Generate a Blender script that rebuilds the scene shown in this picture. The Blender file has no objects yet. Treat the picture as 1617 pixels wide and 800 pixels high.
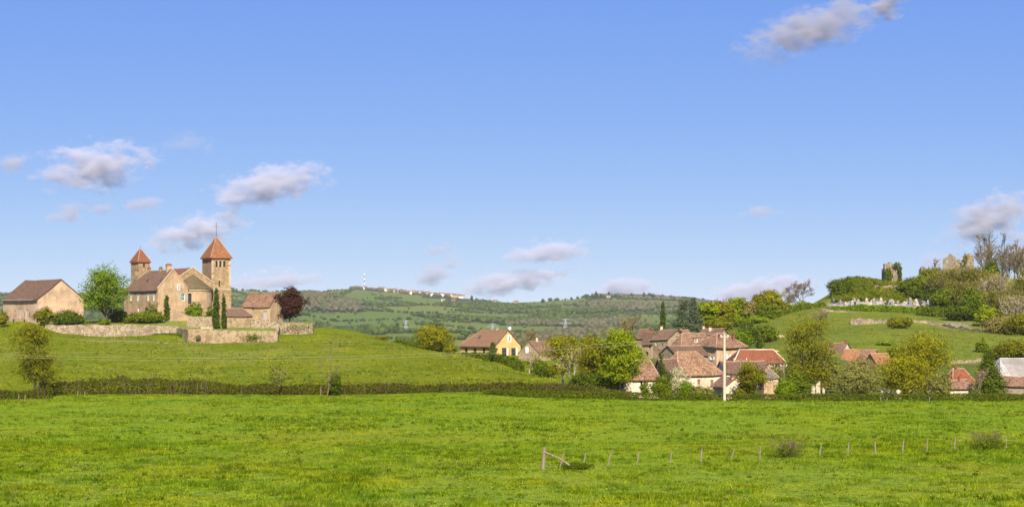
import bpy, math, random
import numpy as np
rng = np.random.default_rng(7); random.seed(7)
sc = bpy.context.scene; col = sc.collection
# ---------------------------------------------------------------- camera, sky, sun, exposure
W0, F, YH, CAMH = 1617.0, 3017.0, 499.0, 11.5      # photo width, focal length in photo pixels, horizon row, eye height
cam = bpy.data.cameras.new('camera'); cam_o = bpy.data.objects.new('camera', cam); col.objects.link(cam_o)
cam.sensor_width = 36; cam.lens = 36*F/W0; cam.shift_y = (YH-400)/W0
cam.clip_start = 1; cam.clip_end = 60000
cam_o.location = (0, 0, CAMH); cam_o.rotation_euler = (math.pi/2, 0, 0); sc.camera = cam_o
SUN_EL, SUN_AZ = math.radians(41), math.atan2(0.11, -0.994)     # azimuth from +Y towards +X
SX, SY, SZ = math.sin(SUN_AZ)*math.cos(SUN_EL), math.cos(SUN_AZ)*math.cos(SUN_EL), math.sin(SUN_EL)
world = bpy.data.worlds.new('World'); sc.world = world; world.use_nodes = True
nt = world.node_tree; nt.nodes.clear()
def nd(t, kind, **kw):
    n = t.nodes.new(kind)
    for k, v in kw.items():
        if k in n.inputs: n.inputs[k].default_value = v
        else: setattr(n, k, v)
    return n
tc = nd(nt, 'ShaderNodeTexCoord'); vm = nd(nt, 'ShaderNodeVectorMath', operation='MULTIPLY_ADD')
vm.inputs[1].default_value = (1, 1, 2.6); vm.inputs[2].default_value = (0, 0, 0.08)
vn = nd(nt, 'ShaderNodeVectorMath', operation='NORMALIZE')
sky = nd(nt, 'ShaderNodeTexSky', sky_type='NISHITA', sun_disc=False, sun_elevation=SUN_EL, sun_rotation=SUN_AZ,
         air_density=1.0, dust_density=0.3, ozone_density=2.0, altitude=200)
sp = nd(nt, 'ShaderNodeSeparateColor'); cb = nd(nt, 'ShaderNodeCombineColor')          # clear spring sky: per-channel gain and contrast of the sky model
for i, (gain, power) in enumerate(((0.922, 0.896), (1.39, 0.619), (4.43, 0.12))):
    pw = nd(nt, 'ShaderNodeMath', operation='POWER'); pw.inputs[1].default_value = power; gn = nd(nt, 'ShaderNodeMath', operation='MULTIPLY'); gn.inputs[1].default_value = gain
    nt.links.new(sp.outputs[i], pw.inputs[0]); nt.links.new(pw.outputs[0], gn.inputs[0]); nt.links.new(gn.outputs[0], cb.inputs[i])
bg = nd(nt, 'ShaderNodeBackground', Strength=0.072); wo = nd(nt, 'ShaderNodeOutputWorld')
nt.links.new(tc.outputs['Generated'], vm.inputs[0]); nt.links.new(vm.outputs[0], vn.inputs[0])
nt.links.new(vn.outputs[0], sky.inputs[0]); nt.links.new(sky.outputs[0], sp.inputs[0])
nt.links.new(cb.outputs[0], bg.inputs[0]); nt.links.new(bg.outputs[0], wo.inputs[0])
sun = bpy.data.lights.new('sun', 'SUN'); sun.energy = 5.0; sun.angle = math.radians(0.53); sun.color = (1, 0.90, 0.75)
sun_o = bpy.data.objects.new('sun', sun); col.objects.link(sun_o)
from mathutils import Vector
sun_o.rotation_euler = Vector((SX, SY, SZ)).to_track_quat('Z', 'Y').to_euler()
sc.view_settings.view_transform = 'Standard'; sc.view_settings.look = 'None'
sc.view_settings.exposure = 1.22; sc.view_settings.gamma = 1
cy = sc.cycles
cy.max_bounces = 6; cy.diffuse_bounces = 3; cy.glossy_bounces = 2; cy.transmission_bounces = 3
cy.transparent_max_bounces = 6; cy.volume_bounces = 3; cy.volume_step_rate = 0.7; cy.volume_max_steps = 96
cy.use_denoising = True; cy.sample_clamp_indirect = 6
HAZE, CLOUDS = True, True
# ---------------------------------------------------------------- helpers
def tag(o, label=None, cat=None, group=None, kind=None):
    if label: o['label'] = label
    if cat: o['category'] = cat
    if group: o['group'] = group
    if kind: o['kind'] = kind
    return o
def empty(name, loc=(0, 0, 0), rz=0, label=None, cat=None, group=None):
    o = bpy.data.objects.new(name, None); col.objects.link(o)
    o.location = loc; o.rotation_euler = (0, 0, rz); o.empty_display_size = 0.5
    return tag(o, label, cat, group)
def link(name, me, mat=None, parent=None, loc=None):
    o = bpy.data.objects.new(name, me); col.objects.link(o)
    if mat is not None and not me.materials: me.materials.append(mat)
    if parent is not None: o.parent = parent
    if loc is not None: o.location = loc
    return o
def mesh_np(name, V, Fc):
    """V (n,3) array; Fc list of (m,k) integer arrays with constant k"""
    me = bpy.data.meshes.new(name); V = np.asarray(V, np.float32)
    if not isinstance(Fc, list): Fc = [Fc]
    Fc = [np.asarray(f, np.int32) for f in Fc if len(f)]
    me.vertices.add(len(V)); me.vertices.foreach_set('co', V.ravel())
    loops = np.concatenate([f.ravel() for f in Fc]); tot = np.concatenate([np.full(len(f), f.shape[1], np.int32) for f in Fc])
    st = np.concatenate([[0], np.cumsum(tot)[:-1]]).astype(np.int32)
    me.loops.add(len(loops)); me.loops.foreach_set('vertex_index', loops)
    me.polygons.add(len(tot)); me.polygons.foreach_set('loop_start', st); me.polygons.foreach_set('loop_total', tot)
    me.update(calc_edges=True)
    return me
class MB:
    """collects simple solids into one mesh"""
    def __init__(s): s.v = []; s.f = []
    def add(s, vs, fs):
        b = len(s.v); s.v += [tuple(map(float, v)) for v in vs]; s.f += [tuple(b+i for i in f) for f in fs]; return s
    def box(s, x0, x1, y0, y1, z0, z1):
        return s.add([(x0,y0,z0),(x1,y0,z0),(x1,y1,z0),(x0,y1,z0),(x0,y0,z1),(x1,y0,z1),(x1,y1,z1),(x0,y1,z1)],
                     [(3,2,1,0),(4,5,6,7),(0,1,5,4),(1,2,6,5),(2,3,7,6),(3,0,4,7)])
    def tube(s, pts, rad, n=6, cap=True):
        pts = [np.array(p, float) for p in pts]; k = len(pts)
        if not hasattr(rad, '__len__'): rad = [rad]*k
        vs = []; fs = []
        for i, p in enumerate(pts):
            d = pts[min(i+1, k-1)] - pts[max(i-1, 0)]; d /= max(np.linalg.norm(d), 1e-9)
            a = np.cross(d, (0, 0, 1) if abs(d[2]) < 0.9 else (1, 0, 0)); a /= np.linalg.norm(a); b = np.cross(d, a)
            for j in range(n):
                t = 2*math.pi*j/n; vs.append(p + rad[i]*(math.cos(t)*a + math.sin(t)*b))
        for i in range(k-1):
            for j in range(n):
                fs.append((i*n+j, i*n+(j+1) % n, (i+1)*n+(j+1) % n, (i+1)*n+j))
        if cap: fs += [tuple(range(n-1, -1, -1)), tuple((k-1)*n+j for j in range(n))]
        return s.add(vs, fs)
    def mesh(s, name):
        me = bpy.data.meshes.new(name); me.from_pydata(s.v, [], s.f); me.update(); return me
    def build(s, name, mat, parent=None, loc=None): return link(name, s.mesh(name), mat, parent, loc)
def sstep(a, b, x):
    t = np.clip((x-a)/(b-a), 0, 1); return t*t*(3-2*t)
_nt = np.random.default_rng(3).random((64, 64))
def vnoise(x, y):
    x = np.asarray(x, float); y = np.asarray(y, float); xi = np.floor(x).astype(int); yi = np.floor(y).astype(int)
    fx = x-xi; fy = y-yi; fx = fx*fx*(3-2*fx); fy = fy*fy*(3-2*fy)
    g = lambda i, j: _nt[(xi+i) % 64, (yi+j) % 64]
    return (g(0,0)*(1-fx)+g(1,0)*fx)*(1-fy) + (g(0,1)*(1-fx)+g(1,1)*fx)*fy - 0.5
def fbm(x, y, o=4):
    r = 0; a = 1.0
    for i in range(o): r = r + a*vnoise(x*2**i+17*i, y*2**i+5*i); a *= 0.5
    return r
def XW(px, d): return (px-808.5)*d/F              # direction of a photo column at a known distance
def ZW(py, d): return CAMH + (YH-py)*d/F
# ---------------------------------------------------------------- materials
def new_mat(name):
    m = bpy.data.materials.new(name); m.use_nodes = True; t = m.node_tree; t.nodes.clear()
    return m, t, nd(t, 'ShaderNodeOutputMaterial')
def c4(c): return (c[0], c[1], c[2], 1)
def mixc(t, fac, a, b, blend='MIX'):
    n = nd(t, 'ShaderNodeMix', data_type='RGBA', blend_type=blend)
    for i, v in ((0, fac), (6, a), (7, b)):
        if hasattr(v, 'links'): t.links.new(v, n.inputs[i])
        elif i == 0: n.inputs[0].default_value = v
        else: n.inputs[i].default_value = c4(v)
    return n.outputs[2]
def noise(t, vec, scale, detail=4, rough=0.55):
    n = nd(t, 'ShaderNodeTexNoise', Scale=scale, Detail=detail, Roughness=rough); t.links.new(vec, n.inputs['Vector']); return n.outputs['Fac']
def ramp(t, v, a, b):
    n = nd(t, 'ShaderNodeMapRange'); t.links.new(v, n.inputs[0]); n.inputs[1].default_value = a; n.inputs[2].default_value = b
    n.interpolation_type = 'SMOOTHSTEP'; return n.outputs[0]
def surf(name, c1, c2, scale=1.2, c3=None, stain=0.25, rough=0.9, cells=None, cellc=None, bump=0.4, spec=0.15, streak=False):
    """procedural wall / roof / wood: two tones by noise, stains, optional stone or tile cells with recessed joints"""
    kf = 0.80 if name.startswith(('roof', 'brick', 'ridge')) else 0.92; c1, c2, c3, cellc = [tuple(x*kf for x in c) if c else c for c in (c1, c2, c3, cellc)]
    m, t, out = new_mat(name); p = nd(t, 'ShaderNodeBsdfPrincipled', Roughness=rough); p.inputs['Specular IOR Level'].default_value = spec
    tcn = nd(t, 'ShaderNodeTexCoord'); vec = tcn.outputs['Object']
    c = mixc(t, ramp(t, noise(t, vec, scale, 7, 0.72), 0.38, 0.62), c1, c2)
    h = noise(t, vec, scale*9, 3)
    if cells:
        v = nd(t, 'ShaderNodeTexVoronoi', Scale=cells); t.links.new(vec, v.inputs['Vector'])
        sep = nd(t, 'ShaderNodeSeparateColor'); t.links.new(v.outputs['Color'], sep.inputs[0])
        c = mixc(t, sep.outputs[0], c, cellc or c2)
        c = mixc(t, ramp(t, sep.outputs[1], 0.72, 1.0), c, tuple(x*0.55 for x in c1))
        e = nd(t, 'ShaderNodeTexVoronoi', Scale=cells, feature='DISTANCE_TO_EDGE'); t.links.new(vec, e.inputs['Vector'])
        h = ramp(t, e.outputs['Distance'], 0.0, 0.12)
        c = mixc(t, h, tuple(x*0.5 for x in c1), c)
    if c3:
        mp = nd(t, 'ShaderNodeMapping'); t.links.new(vec, mp.inputs[0])
        mp.inputs['Scale'].default_value = (1.6, 1.6, 0.25) if streak else (1, 1, 1)
        mp.inputs['Location'].default_value = (3.1, 1.7, 5.2)
        f = ramp(t, noise(t, mp.outputs[0], 0.8, 7, 0.7), 0.58-stain*0.35, 0.70)
        c = mixc(t, f, c, c3)
    if name.startswith(('render', 'stone')):                  # weathered grey areas and pale lime patches
        c = mixc(t, ramp(t, noise(t, vec, 0.33, 8, 0.78), 0.50, 0.62), c, tuple(x*k for x, k in zip(c1, (0.60, 0.62, 0.66))))
        c = mixc(t, ramp(t, noise(t, vec, 0.9, 8, 0.75), 0.60, 0.70), c, tuple(min(0.8, x*k) for x, k in zip(c1, (1.15, 1.25, 1.4))))
    t.links.new(c, p.inputs['Base Color'])
    b = nd(t, 'ShaderNodeBump', Strength=bump, Distance=0.05); t.links.new(h, b.inputs['Height']); t.links.new(b.outputs[0], p.inputs['Normal'])
    t.links.new(p.outputs[0], out.inputs[0]); return m
def leafm(name, ca, cb, trans=0.3, cd=None):
    kf = 0.84 if name.startswith(('grass', 'weed', 'far', 'dry', 'flower')) else 1.08; ca, cb, cd = [(c[0]*kf, c[1]*kf, c[2]*kf*0.8) if c else c for c in (ca, cb, cd)]
    m, t, out = new_mat(name); g = nd(t, 'ShaderNodeNewGeometry'); tcn = nd(t, 'ShaderNodeTexCoord')
    c = mixc(t, g.outputs['Random Per Island'], ca, cb)
    if cd: c = mixc(t, ramp(t, noise(t, tcn.outputs['Object'], 0.5, 3), 0.45, 0.62), c, cd)
    if name.startswith('grass'):                              # stands of different grass: yellower, darker and fresher patches
        pos = g.outputs['Position']
        c = mixc(t, ramp(t, noise(t, pos, 0.07, 5, 0.6), 0.42, 0.66), c, mixc(t, 1.0, c, (1.30, 1.06, 0.8), 'MULTIPLY'))
        c = mixc(t, ramp(t, noise(t, pos, 0.22, 6, 0.65), 0.42, 0.66), c, mixc(t, 1.0, c, (0.62, 0.76, 0.7), 'MULTIPLY'))
        c = mixc(t, ramp(t, noise(t, pos, 0.6, 4, 0.6), 0.52, 0.66), c, mixc(t, 1.0, c, (1.15, 1.18, 1.9), 'MULTIPLY'))
    d = nd(t, 'ShaderNodeBsdfDiffuse'); tr = nd(t, 'ShaderNodeBsdfTranslucent'); mx = nd(t, 'ShaderNodeMixShader'); mx.inputs[0].default_value = trans
    t.links.new(c, d.inputs[0]); t.links.new(c, tr.inputs[0]); t.links.new(d.outputs[0], mx.inputs[1]); t.links.new(tr.outputs[0], mx.inputs[2])
    t.links.new(mx.outputs[0], out.inputs[0]); return m
def flat(name, c, rough=0.6, metal=0, spec=0.3):
    m, t, out = new_mat(name); p = nd(t, 'ShaderNodeBsdfPrincipled', Roughness=rough, Metallic=metal); p.inputs['Specular IOR Level'].default_value = spec
    tcn = nd(t, 'ShaderNodeTexCoord'); f = noise(t, tcn.outputs['Object'], 2.5, 5, 0.6)
    t.links.new(mixc(t, f, tuple(x*0.75 for x in c), tuple(min(1, x*1.2) for x in c)), p.inputs['Base Color'])
    t.links.new(p.outputs[0], out.inputs[0]); return m
TAN, TAN2 = (0.42, 0.295, 0.175), (0.33, 0.225, 0.125)
M = dict(
    render_tan=surf('render_tan', TAN, TAN2, 0.5, (0.25, 0.165, 0.09), 0.35, streak=True),
    render_barn=surf('render_barn', (0.47, 0.335, 0.215), (0.38, 0.265, 0.165), 0.35, (0.30, 0.205, 0.12), 0.3),
    render_cream=surf('render_cream', (0.45, 0.315, 0.195), (0.37, 0.25, 0.15), 0.6, (0.26, 0.18, 0.105), 0.35, streak=True),
    render_white=surf('render_white', (0.62, 0.52, 0.39), (0.53, 0.43, 0.31), 0.7, (0.36, 0.27, 0.17), 0.25, streak=True),
    render_yellow=surf('render_yellow', (0.52, 0.35, 0.14), (0.47, 0.31, 0.12), 0.6, (0.40, 0.26, 0.10), 0.1),
    stone_tower=surf('stone_tower', (0.33, 0.225, 0.115), (0.40, 0.28, 0.155), 0.9, (0.20, 0.135, 0.075), 0.3, cells=2.6, cellc=(0.38, 0.27, 0.15), bump=0.5),
    stone_light=surf('stone_light', (0.46, 0.355, 0.235), (0.39, 0.29, 0.18), 1.5, (0.30, 0.25, 0.17), 0.2),
    stone_house=surf('stone_house', (0.306, 0.231, 0.141), (0.374, 0.289, 0.180), 0.8, (0.187, 0.140, 0.086), 0.25, cells=3.0, cellc=(0.340, 0.272, 0.180)),
    stone_wall=surf('stone_wall', (0.288, 0.217, 0.132), (0.360, 0.286, 0.192), 0.35, (0.144, 0.105, 0.066), 0.35, cells=2.2, cellc=(0.374, 0.307, 0.219), bump=0.7),
    stone_ruin=surf('stone_ruin', (0.271, 0.212, 0.140), (0.222, 0.177, 0.120), 0.5, (0.122, 0.092, 0.063), 0.35, cells=1.8, cellc=(0.300, 0.241, 0.169), bump=0.8),
    stone_warm=surf('stone_warm', (0.317, 0.223, 0.119), (0.360, 0.265, 0.152), 0.4, (0.187, 0.133, 0.073), 0.25, cells=2.4, cellc=(0.360, 0.279, 0.172), bump=0.6),
    roof_dark=surf('roof_dark', (0.13, 0.075, 0.045), (0.18, 0.105, 0.065), 0.35, (0.085, 0.055, 0.035), 0.3, cells=4, cellc=(0.19, 0.115, 0.075)),
    roof_brown=surf('roof_brown', (0.164, 0.095, 0.057), (0.203, 0.121, 0.075), 0.3, (0.109, 0.064, 0.039), 0.25, cells=4, cellc=(0.211, 0.129, 0.086)),
    roof_moss=surf('roof_moss', (0.121, 0.087, 0.043), (0.086, 0.072, 0.032), 0.6, (0.156, 0.098, 0.057), 0.3, cells=4, cellc=(0.156, 0.121, 0.065)),
    roof_old=surf('roof_old', (0.187, 0.102, 0.061), (0.257, 0.144, 0.086), 0.9, (0.117, 0.064, 0.043), 0.4, cells=3.2, cellc=(0.312, 0.189, 0.118)),
    roof_mix=surf('roof_mix', (0.281, 0.151, 0.083), (0.211, 0.113, 0.065), 0.9, (0.133, 0.076, 0.047), 0.3, cells=2.6, cellc=(0.359, 0.227, 0.136)),
    roof_red=surf('roof_red', (0.238, 0.080, 0.036), (0.198, 0.064, 0.030), 0.5, (0.165, 0.058, 0.030), 0.15, cells=4, cellc=(0.257, 0.096, 0.046)),
    roof_orange=surf('roof_orange', (0.312, 0.140, 0.061), (0.257, 0.110, 0.050), 0.8, (0.195, 0.091, 0.047), 0.25, cells=3.5, cellc=(0.359, 0.174, 0.083)),
    roof_spire=surf('roof_spire', (0.277, 0.112, 0.046), (0.231, 0.090, 0.036), 0.8, (0.158, 0.070, 0.036), 0.25, cells=3.5, cellc=(0.310, 0.141, 0.061)),
    roof_bell=surf('roof_bell', (0.231, 0.083, 0.043), (0.205, 0.074, 0.036), 0.8, (0.172, 0.064, 0.036), 0.15, cells=4, cellc=(0.244, 0.096, 0.052)),
    roof_villa=surf('roof_villa', (0.234, 0.132, 0.072), (0.203, 0.113, 0.065), 0.4, (0.281, 0.144, 0.072), 0.2, cells=4, cellc=(0.250, 0.144, 0.083)),
    roof_slate=surf('roof_slate', (0.15, 0.12, 0.10), (0.11, 0.09, 0.08), 0.8, (0.20, 0.16, 0.12), 0.2, cells=4, cellc=(0.18, 0.15, 0.13)),
    roof_fibre=surf('roof_fibre', (0.328, 0.295, 0.258), (0.406, 0.371, 0.330), 0.4, (0.218, 0.189, 0.158), 0.25, streak=True),
    ridge=surf('ridge_tile', (0.40, 0.27, 0.18), (0.33, 0.20, 0.13), 1.5, (0.22, 0.15, 0.1), 0.2),
    wood_grey=surf('wood_grey', (0.23, 0.185, 0.135), (0.17, 0.135, 0.10), 2.0, (0.10, 0.08, 0.06), 0.3, streak=True),
    wood_dark=surf('wood_dark', (0.13, 0.09, 0.06), (0.09, 0.065, 0.045), 2.0),
    door_blue=flat('door_blue', (0.27, 0.32, 0.36)), door_grey=flat('door_grey', (0.30, 0.28, 0.27)),
    shutter_green=flat('shutter_green', (0.20, 0.29, 0.22)), shutter_brown=flat('shutter_brown', (0.24, 0.10, 0.05)),
    shutter_white=flat('shutter_white', (0.68, 0.68, 0.70)), frame_white=flat('frame_white', (0.75, 0.73, 0.68)),
    brick=surf('brick', (0.251, 0.096, 0.049), (0.198, 0.077, 0.043), 3, (0.132, 0.064, 0.043), 0.2, cells=6, cellc=(0.277, 0.122, 0.067)),
    concrete=surf('concrete', (0.46, 0.40, 0.30), (0.40, 0.34, 0.25), 2), metal=flat('metal', (0.06, 0.06, 0.065), 0.5, 0.6),
    galv=flat('galvanised', (0.36, 0.37, 0.38), 0.5, 0.3), white=flat('white_paint', (0.70, 0.70, 0.69), 0.5),
    glass=flat('window_glass', (0.035, 0.035, 0.04), 0.12, 0, 0.5), dark=flat('opening_shade', (0.02, 0.018, 0.016), 0.95),  # the near-black is interior shade put into a colour
    bark=surf('bark', (0.12, 0.09, 0.065), (0.085, 0.065, 0.045), 3), bark_pale=surf('bark_pale', (0.40, 0.35, 0.28), (0.28, 0.23, 0.18), 3),
    twig=surf('twig', (0.15, 0.11, 0.065), (0.105, 0.078, 0.048), 2), twig_pale=surf('twig_pale', (0.21, 0.155, 0.095), (0.16, 0.115, 0.07), 2),
    marble=flat('pale_marble', (0.235, 0.215, 0.19), 0.5), marble_grey=flat('grey_granite', (0.15, 0.145, 0.15), 0.4),
    marble_pink=flat('pink_granite', (0.38, 0.27, 0.21), 0.4), marble_dark=flat('dark_granite', (0.035, 0.037, 0.045), 0.3),
    hide=flat('pale_hide', (0.55, 0.48, 0.36), 0.9), soil=surf('bare_soil', (0.50, 0.38, 0.27), (0.42, 0.31, 0.21), 0.5),
    # foliage
    lf_fresh=leafm('leaf_fresh', (0.065, 0.115, 0.005), (0.17, 0.235, 0.012), 0.3),
    lf_lime=leafm('leaf_lime', (0.10, 0.135, 0.004), (0.235, 0.275, 0.010), 0.28),
    lf_yellow=leafm('leaf_yellow', (0.095, 0.10, 0.004), (0.255, 0.245, 0.010), 0.24, (0.135, 0.125, 0.010)),
    lf_olive=leafm('leaf_olive', (0.075, 0.082, 0.004), (0.20, 0.195, 0.011), 0.22, (0.10, 0.093, 0.009)),
    lf_brown=leafm('leaf_bud', (0.16, 0.125, 0.05), (0.24, 0.185, 0.08), 0.25, (0.17, 0.16, 0.04)),
    lf_grey=leafm('leaf_grey', (0.11, 0.11, 0.03), (0.21, 0.20, 0.06), 0.22),
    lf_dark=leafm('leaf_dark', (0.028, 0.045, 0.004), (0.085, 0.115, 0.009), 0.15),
    lf_mid=leafm('leaf_mid', (0.05, 0.075, 0.005), (0.135, 0.165, 0.012), 0.22),
    lf_cyp=leafm('leaf_cypress', (0.028, 0.045, 0.008), (0.07, 0.095, 0.014), 0.15),
    lf_cedar=leafm('leaf_cedar', (0.045, 0.06, 0.038), (0.085, 0.105, 0.06), 0.15),
    lf_copper=leafm('leaf_copper', (0.028, 0.012, 0.010), (0.066, 0.027, 0.020), 0.12),
    lf_hedge=leafm('leaf_hedge', (0.03, 0.036, 0.004), (0.098, 0.102, 0.010), 0.15, (0.06, 0.052, 0.014)),
    lf_clip=leafm('leaf_clipped', (0.03, 0.042, 0.004), (0.10, 0.12, 0.009), 0.15),
    lf_ivy=leafm('leaf_ivy', (0.025, 0.04, 0.003), (0.085, 0.11, 0.008), 0.15, (0.10, 0.10, 0.009)),
    lf_blossom=leafm('leaf_blossom', (0.50, 0.46, 0.36), (0.30, 0.28, 0.17), 0.3),
    grass=leafm('grass_blade', (0.095, 0.15, 0.004), (0.29, 0.375, 0.020), 0.3, (0.08, 0.135, 0.004)),
    grass_hill=leafm('grass_blade_pale', (0.10, 0.125, 0.002), (0.18, 0.20, 0.006), 0.3, (0.085, 0.115, 0.002)),
    weed=leafm('weed_leaf', (0.04, 0.07, 0.005), (0.09, 0.125, 0.009), 0.2),
    dry=leafm('dry_grass', (0.16, 0.14, 0.05), (0.24, 0.20, 0.08), 0.25),
    flower=leafm('flower_petal', (0.65, 0.50, 0.02), (0.75, 0.62, 0.05), 0.2),
    wood_far=leafm('far_wood_green', (0.022, 0.038, 0.010), (0.07, 0.095, 0.02), 0.05),
    wood_far2=leafm('far_wood_bare', (0.072, 0.07, 0.045), (0.12, 0.108, 0.07), 0.1),
    wood_far3=leafm('far_wood_conifer', (0.02, 0.035, 0.02), (0.04, 0.06, 0.03), 0.05),
)
def ground_mat():
    m, t, out = new_mat('ground'); p = nd(t, 'ShaderNodeBsdfPrincipled', Roughness=1.0); p.inputs['Specular IOR Level'].default_value = 0.05
    at = nd(t, 'ShaderNodeAttribute', attribute_name='col'); g = nd(t, 'ShaderNodeNewGeometry'); vec = g.outputs['Position']
    c = mixc(t, 1.0, at.outputs['Color'], (0.78, 0.78, 0.78), 'MULTIPLY')
    a = ramp(t, noise(t, vec, 0.22, 6, 0.65), 0.3, 0.7); c = mixc(t, a, c, mixc(t, 1.0, c, (0.72, 0.80, 0.8), 'MULTIPLY'))
    b = ramp(t, noise(t, vec, 1.4, 5, 0.7), 0.42, 0.66); c = mixc(t, b, c, mixc(t, 1.0, c, (0.52, 0.60, 0.55), 'MULTIPLY'))
    e = ramp(t, noise(t, vec, 0.07, 5, 0.6), 0.45, 0.7); c = mixc(t, e, c, mixc(t, 1.0, c, (1.2, 1.05, 0.9), 'MULTIPLY'))
    t.links.new(c, p.inputs['Base Color'])
    bp = nd(t, 'ShaderNodeBump', Strength=0.5, Distance=0.12); t.links.new(noise(t, vec, 3.0, 5, 0.7), bp.inputs['Height'])
    t.links.new(bp.outputs[0], p.inputs['Normal']); t.links.new(p.outputs[0], out.inputs[0]); return m
M['ground'] = ground_mat()
# ---------------------------------------------------------------- terrain
CP = []                                             # control points (x, y, z)
for yy in (100, 150, 200, 250):
    for xx in range(-160, 161, 40): CP.append((xx, yy, 0.0))
def cp(px, d, py=None, z=None): CP.append((XW(px, d), d, ZW(py, d) if z is None else z))
for px, py, d in [(-150,620,285),(0,622,282),(300,621,284),(600,621,284),(870,627,271),
    (-200,512,470),(0,513,470),(0,560,372),(0,600,305),(60,512.5,470),(120,531,459),(150,531.5,458),(220,531.5,458),(270,529,456),(290,540,449),(105,531,468),(130,531.5,471),(180,531.5,471),(240,531.5,470.5),(275,531,470),(285,545,452),(446,528,473),(485,527,474),
    (150,578,350),(365,580,348),(300,546,447),(365,546.5,446),(430,546,447),(441,541,452),(450,527.5,468),(475,527,469),(493,526.5,471),
    (500,570,360),(505,521,478),(520,527,460),(560,530.5,458),(600,537,440),(650,547,415),(700,556.5,388),(760,576,350),(820,591,323),(876,606,298),
    (620,575,345),(720,595,310)]: cp(px, d, py)
for px, d, z in [(505,520,7.5),(560,560,3),(650,520,1.2),(700,470,1.0),(760,430,0.2),(800,545,0.0),(735,560,0.4),(870,400,-0.6),(860,520,-0.4),(930,330,-0.6),
    (-200,560,8),(100,600,6),(300,600,6),(450,600,5),
    (1000,300,-1.2),(1090,320,-1.4),(1180,320,-1.4),(1300,310,-1.2),(1450,310,-1.2),(1600,310,-1.2),(1750,310,-1.2),(960,300,-0.6),
    (1000,400,-0.6),(1120,400,-0.4),(1250,370,0.3),(1350,380,1.4),(1040,480,1.8),(1130,470,2.6),(950,480,-0.5),(1500,350,0.3),(1620,360,0.3)]: cp(px, d, z=z)
for px, py, d in [(1280,562,398),(1300,526,462),(1340,520,470),(1450,520,472),(1450,568,398),(1550,541,432),(1620,546,430),(1750,530,440),
    (1230,540,440),(1380,513.5,500),(1300,503,520),(1470,513,500),(1540,523,470),(1600,530,470),(1380,503,512),(1440,503,512),(1340,489,540),(1380,489,541),(1440,489,541),
    (1480,491,540),(1310,484,552),(1390,481.5,572),(1470,484,566),(1315,474,583),(1390,472,583),(1440,472,583),
    (1330,449,600),(1390,446,600),(1430,446,600),(1400,445.5,614),(1350,447,614),(1510,431,622),(1470,440,616),(1580,440,622),(1660,440,620),(1500,475,560),(1580,490,540),
    (1304,474,600),(1290,482,596),(1262,492,572),(1230,497,556),(1180,507,540),(1110,522,520),(1050,530,520),(1750,470,560)]: cp(px, d, py)
for px, d, z in [(1400,720,14),(1520,720,18),(1650,720,18),(1250,700,5),(1100,700,-1),(950,700,-4),(700,700,-4),(500,700,-3),(300,700,0),(100,700,2),(-150,700,3),(1850,650,16),
                 (-600,450,5),(-600,300,0),(-600,650,4),(2300,450,6),(2300,650,12),(2300,300,0)]: cp(px, d, z=z)
CP = np.array(CP); CC = 12.0
def phi(r2): return np.sqrt(r2+CC*CC)
_A = phi(((CP[:, None, :2]-CP[None, :, :2])**2).sum(-1)); _n = len(CP)
_S = np.zeros((_n+1, _n+1)); _S[:_n, :_n] = _A + np.eye(_n)*(-0.05); _S[_n, :_n] = 1; _S[:_n, _n] = 1
_wt = np.linalg.solve(_S, np.append(CP[:, 2], 0))
def near_h(x, y):
    r = np.full(np.shape(x), _wt[_n])
    for k in range(_n): r = r + _wt[k]*phi((x-CP[k, 0])**2+(y-CP[k, 1])**2)
    return r
RD = 5000.0
_rx = np.array([-600,-200,0,120,250,365,400,430,470,490,505,530,560,600,650,700,740,780,800,850,900,930,960,1000,1050,1100,1140,1200,1300,1500,1800,2300])
_ry = np.array([470,468,466,462,459,458,459,460.5,460,459,461,457,455,458.5,463.5,467.5,471.5,476,478,476,473,468.5,467,468,470,475,480,487,488,484,480,478])
def far_h(x, y):
    px = 808.5 + F*x/RD; zr = CAMH + (YH-np.interp(px, _rx, _ry))*RD/F
    s = np.clip((y-1500)/(RD-1500), 0, 1); s = s**1.25*(1.0-0.18*np.sin(s*np.pi))
    z = -30 + (zr+30)*s
    bump = fbm(x/420.0+3.3, y/600.0, 4)*26*np.sin(np.clip((y-1300)/(RD-1300), 0, 1)*np.pi)
    z = z + bump*0.8
    # wooded knoll left of centre
    z = z + 26*np.exp(-((x-XW(478, 3900))/85.0)**2-((y-3900)/330.0)**2)
    z = z - sstep(RD, 6300, y)*60
    z = np.where(y < 1500, -4 - 26*sstep(650, 1500, y), z)
    return z
# terraces held by the stone walls: plan polygons (photo column, distance)
TERR = [np.array([(XW(a, b), b) for a, b in [(-40,473),(66,473),(281,472.5),(299.5,453),(435.5,453),(438.5,475),(491.5,474.5),(496,540),(-40,560)]])]
def inside(poly, x, y):
    r = np.zeros(np.shape(x), bool); n = len(poly)
    for i in range(n):
        (x0, y0), (x1, y1) = poly[i], poly[(i+1) % n]
        c = ((y0 > y) != (y1 > y)) & (x < (x1-x0)*(y-y0)/(y1-y0+1e-12)+x0); r ^= c
    return r
def terrace_h(x, y):
    px = 808.5+F*x/y
    zf = 9.1 + 1.2*sstep(472, 486, y)                      # lawn behind the long wall
    zb = 8.1 + 0.6*sstep(452, 480, y) + 1.6*sstep(484, 490, y)                      # bastion
    w = sstep(270, 300, px); z = zf*(1-w)+zb*w
    w3 = sstep(436, 446, px); return z*(1-w3) + (9.7+0.3*sstep(474, 486, y))*w3
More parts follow.
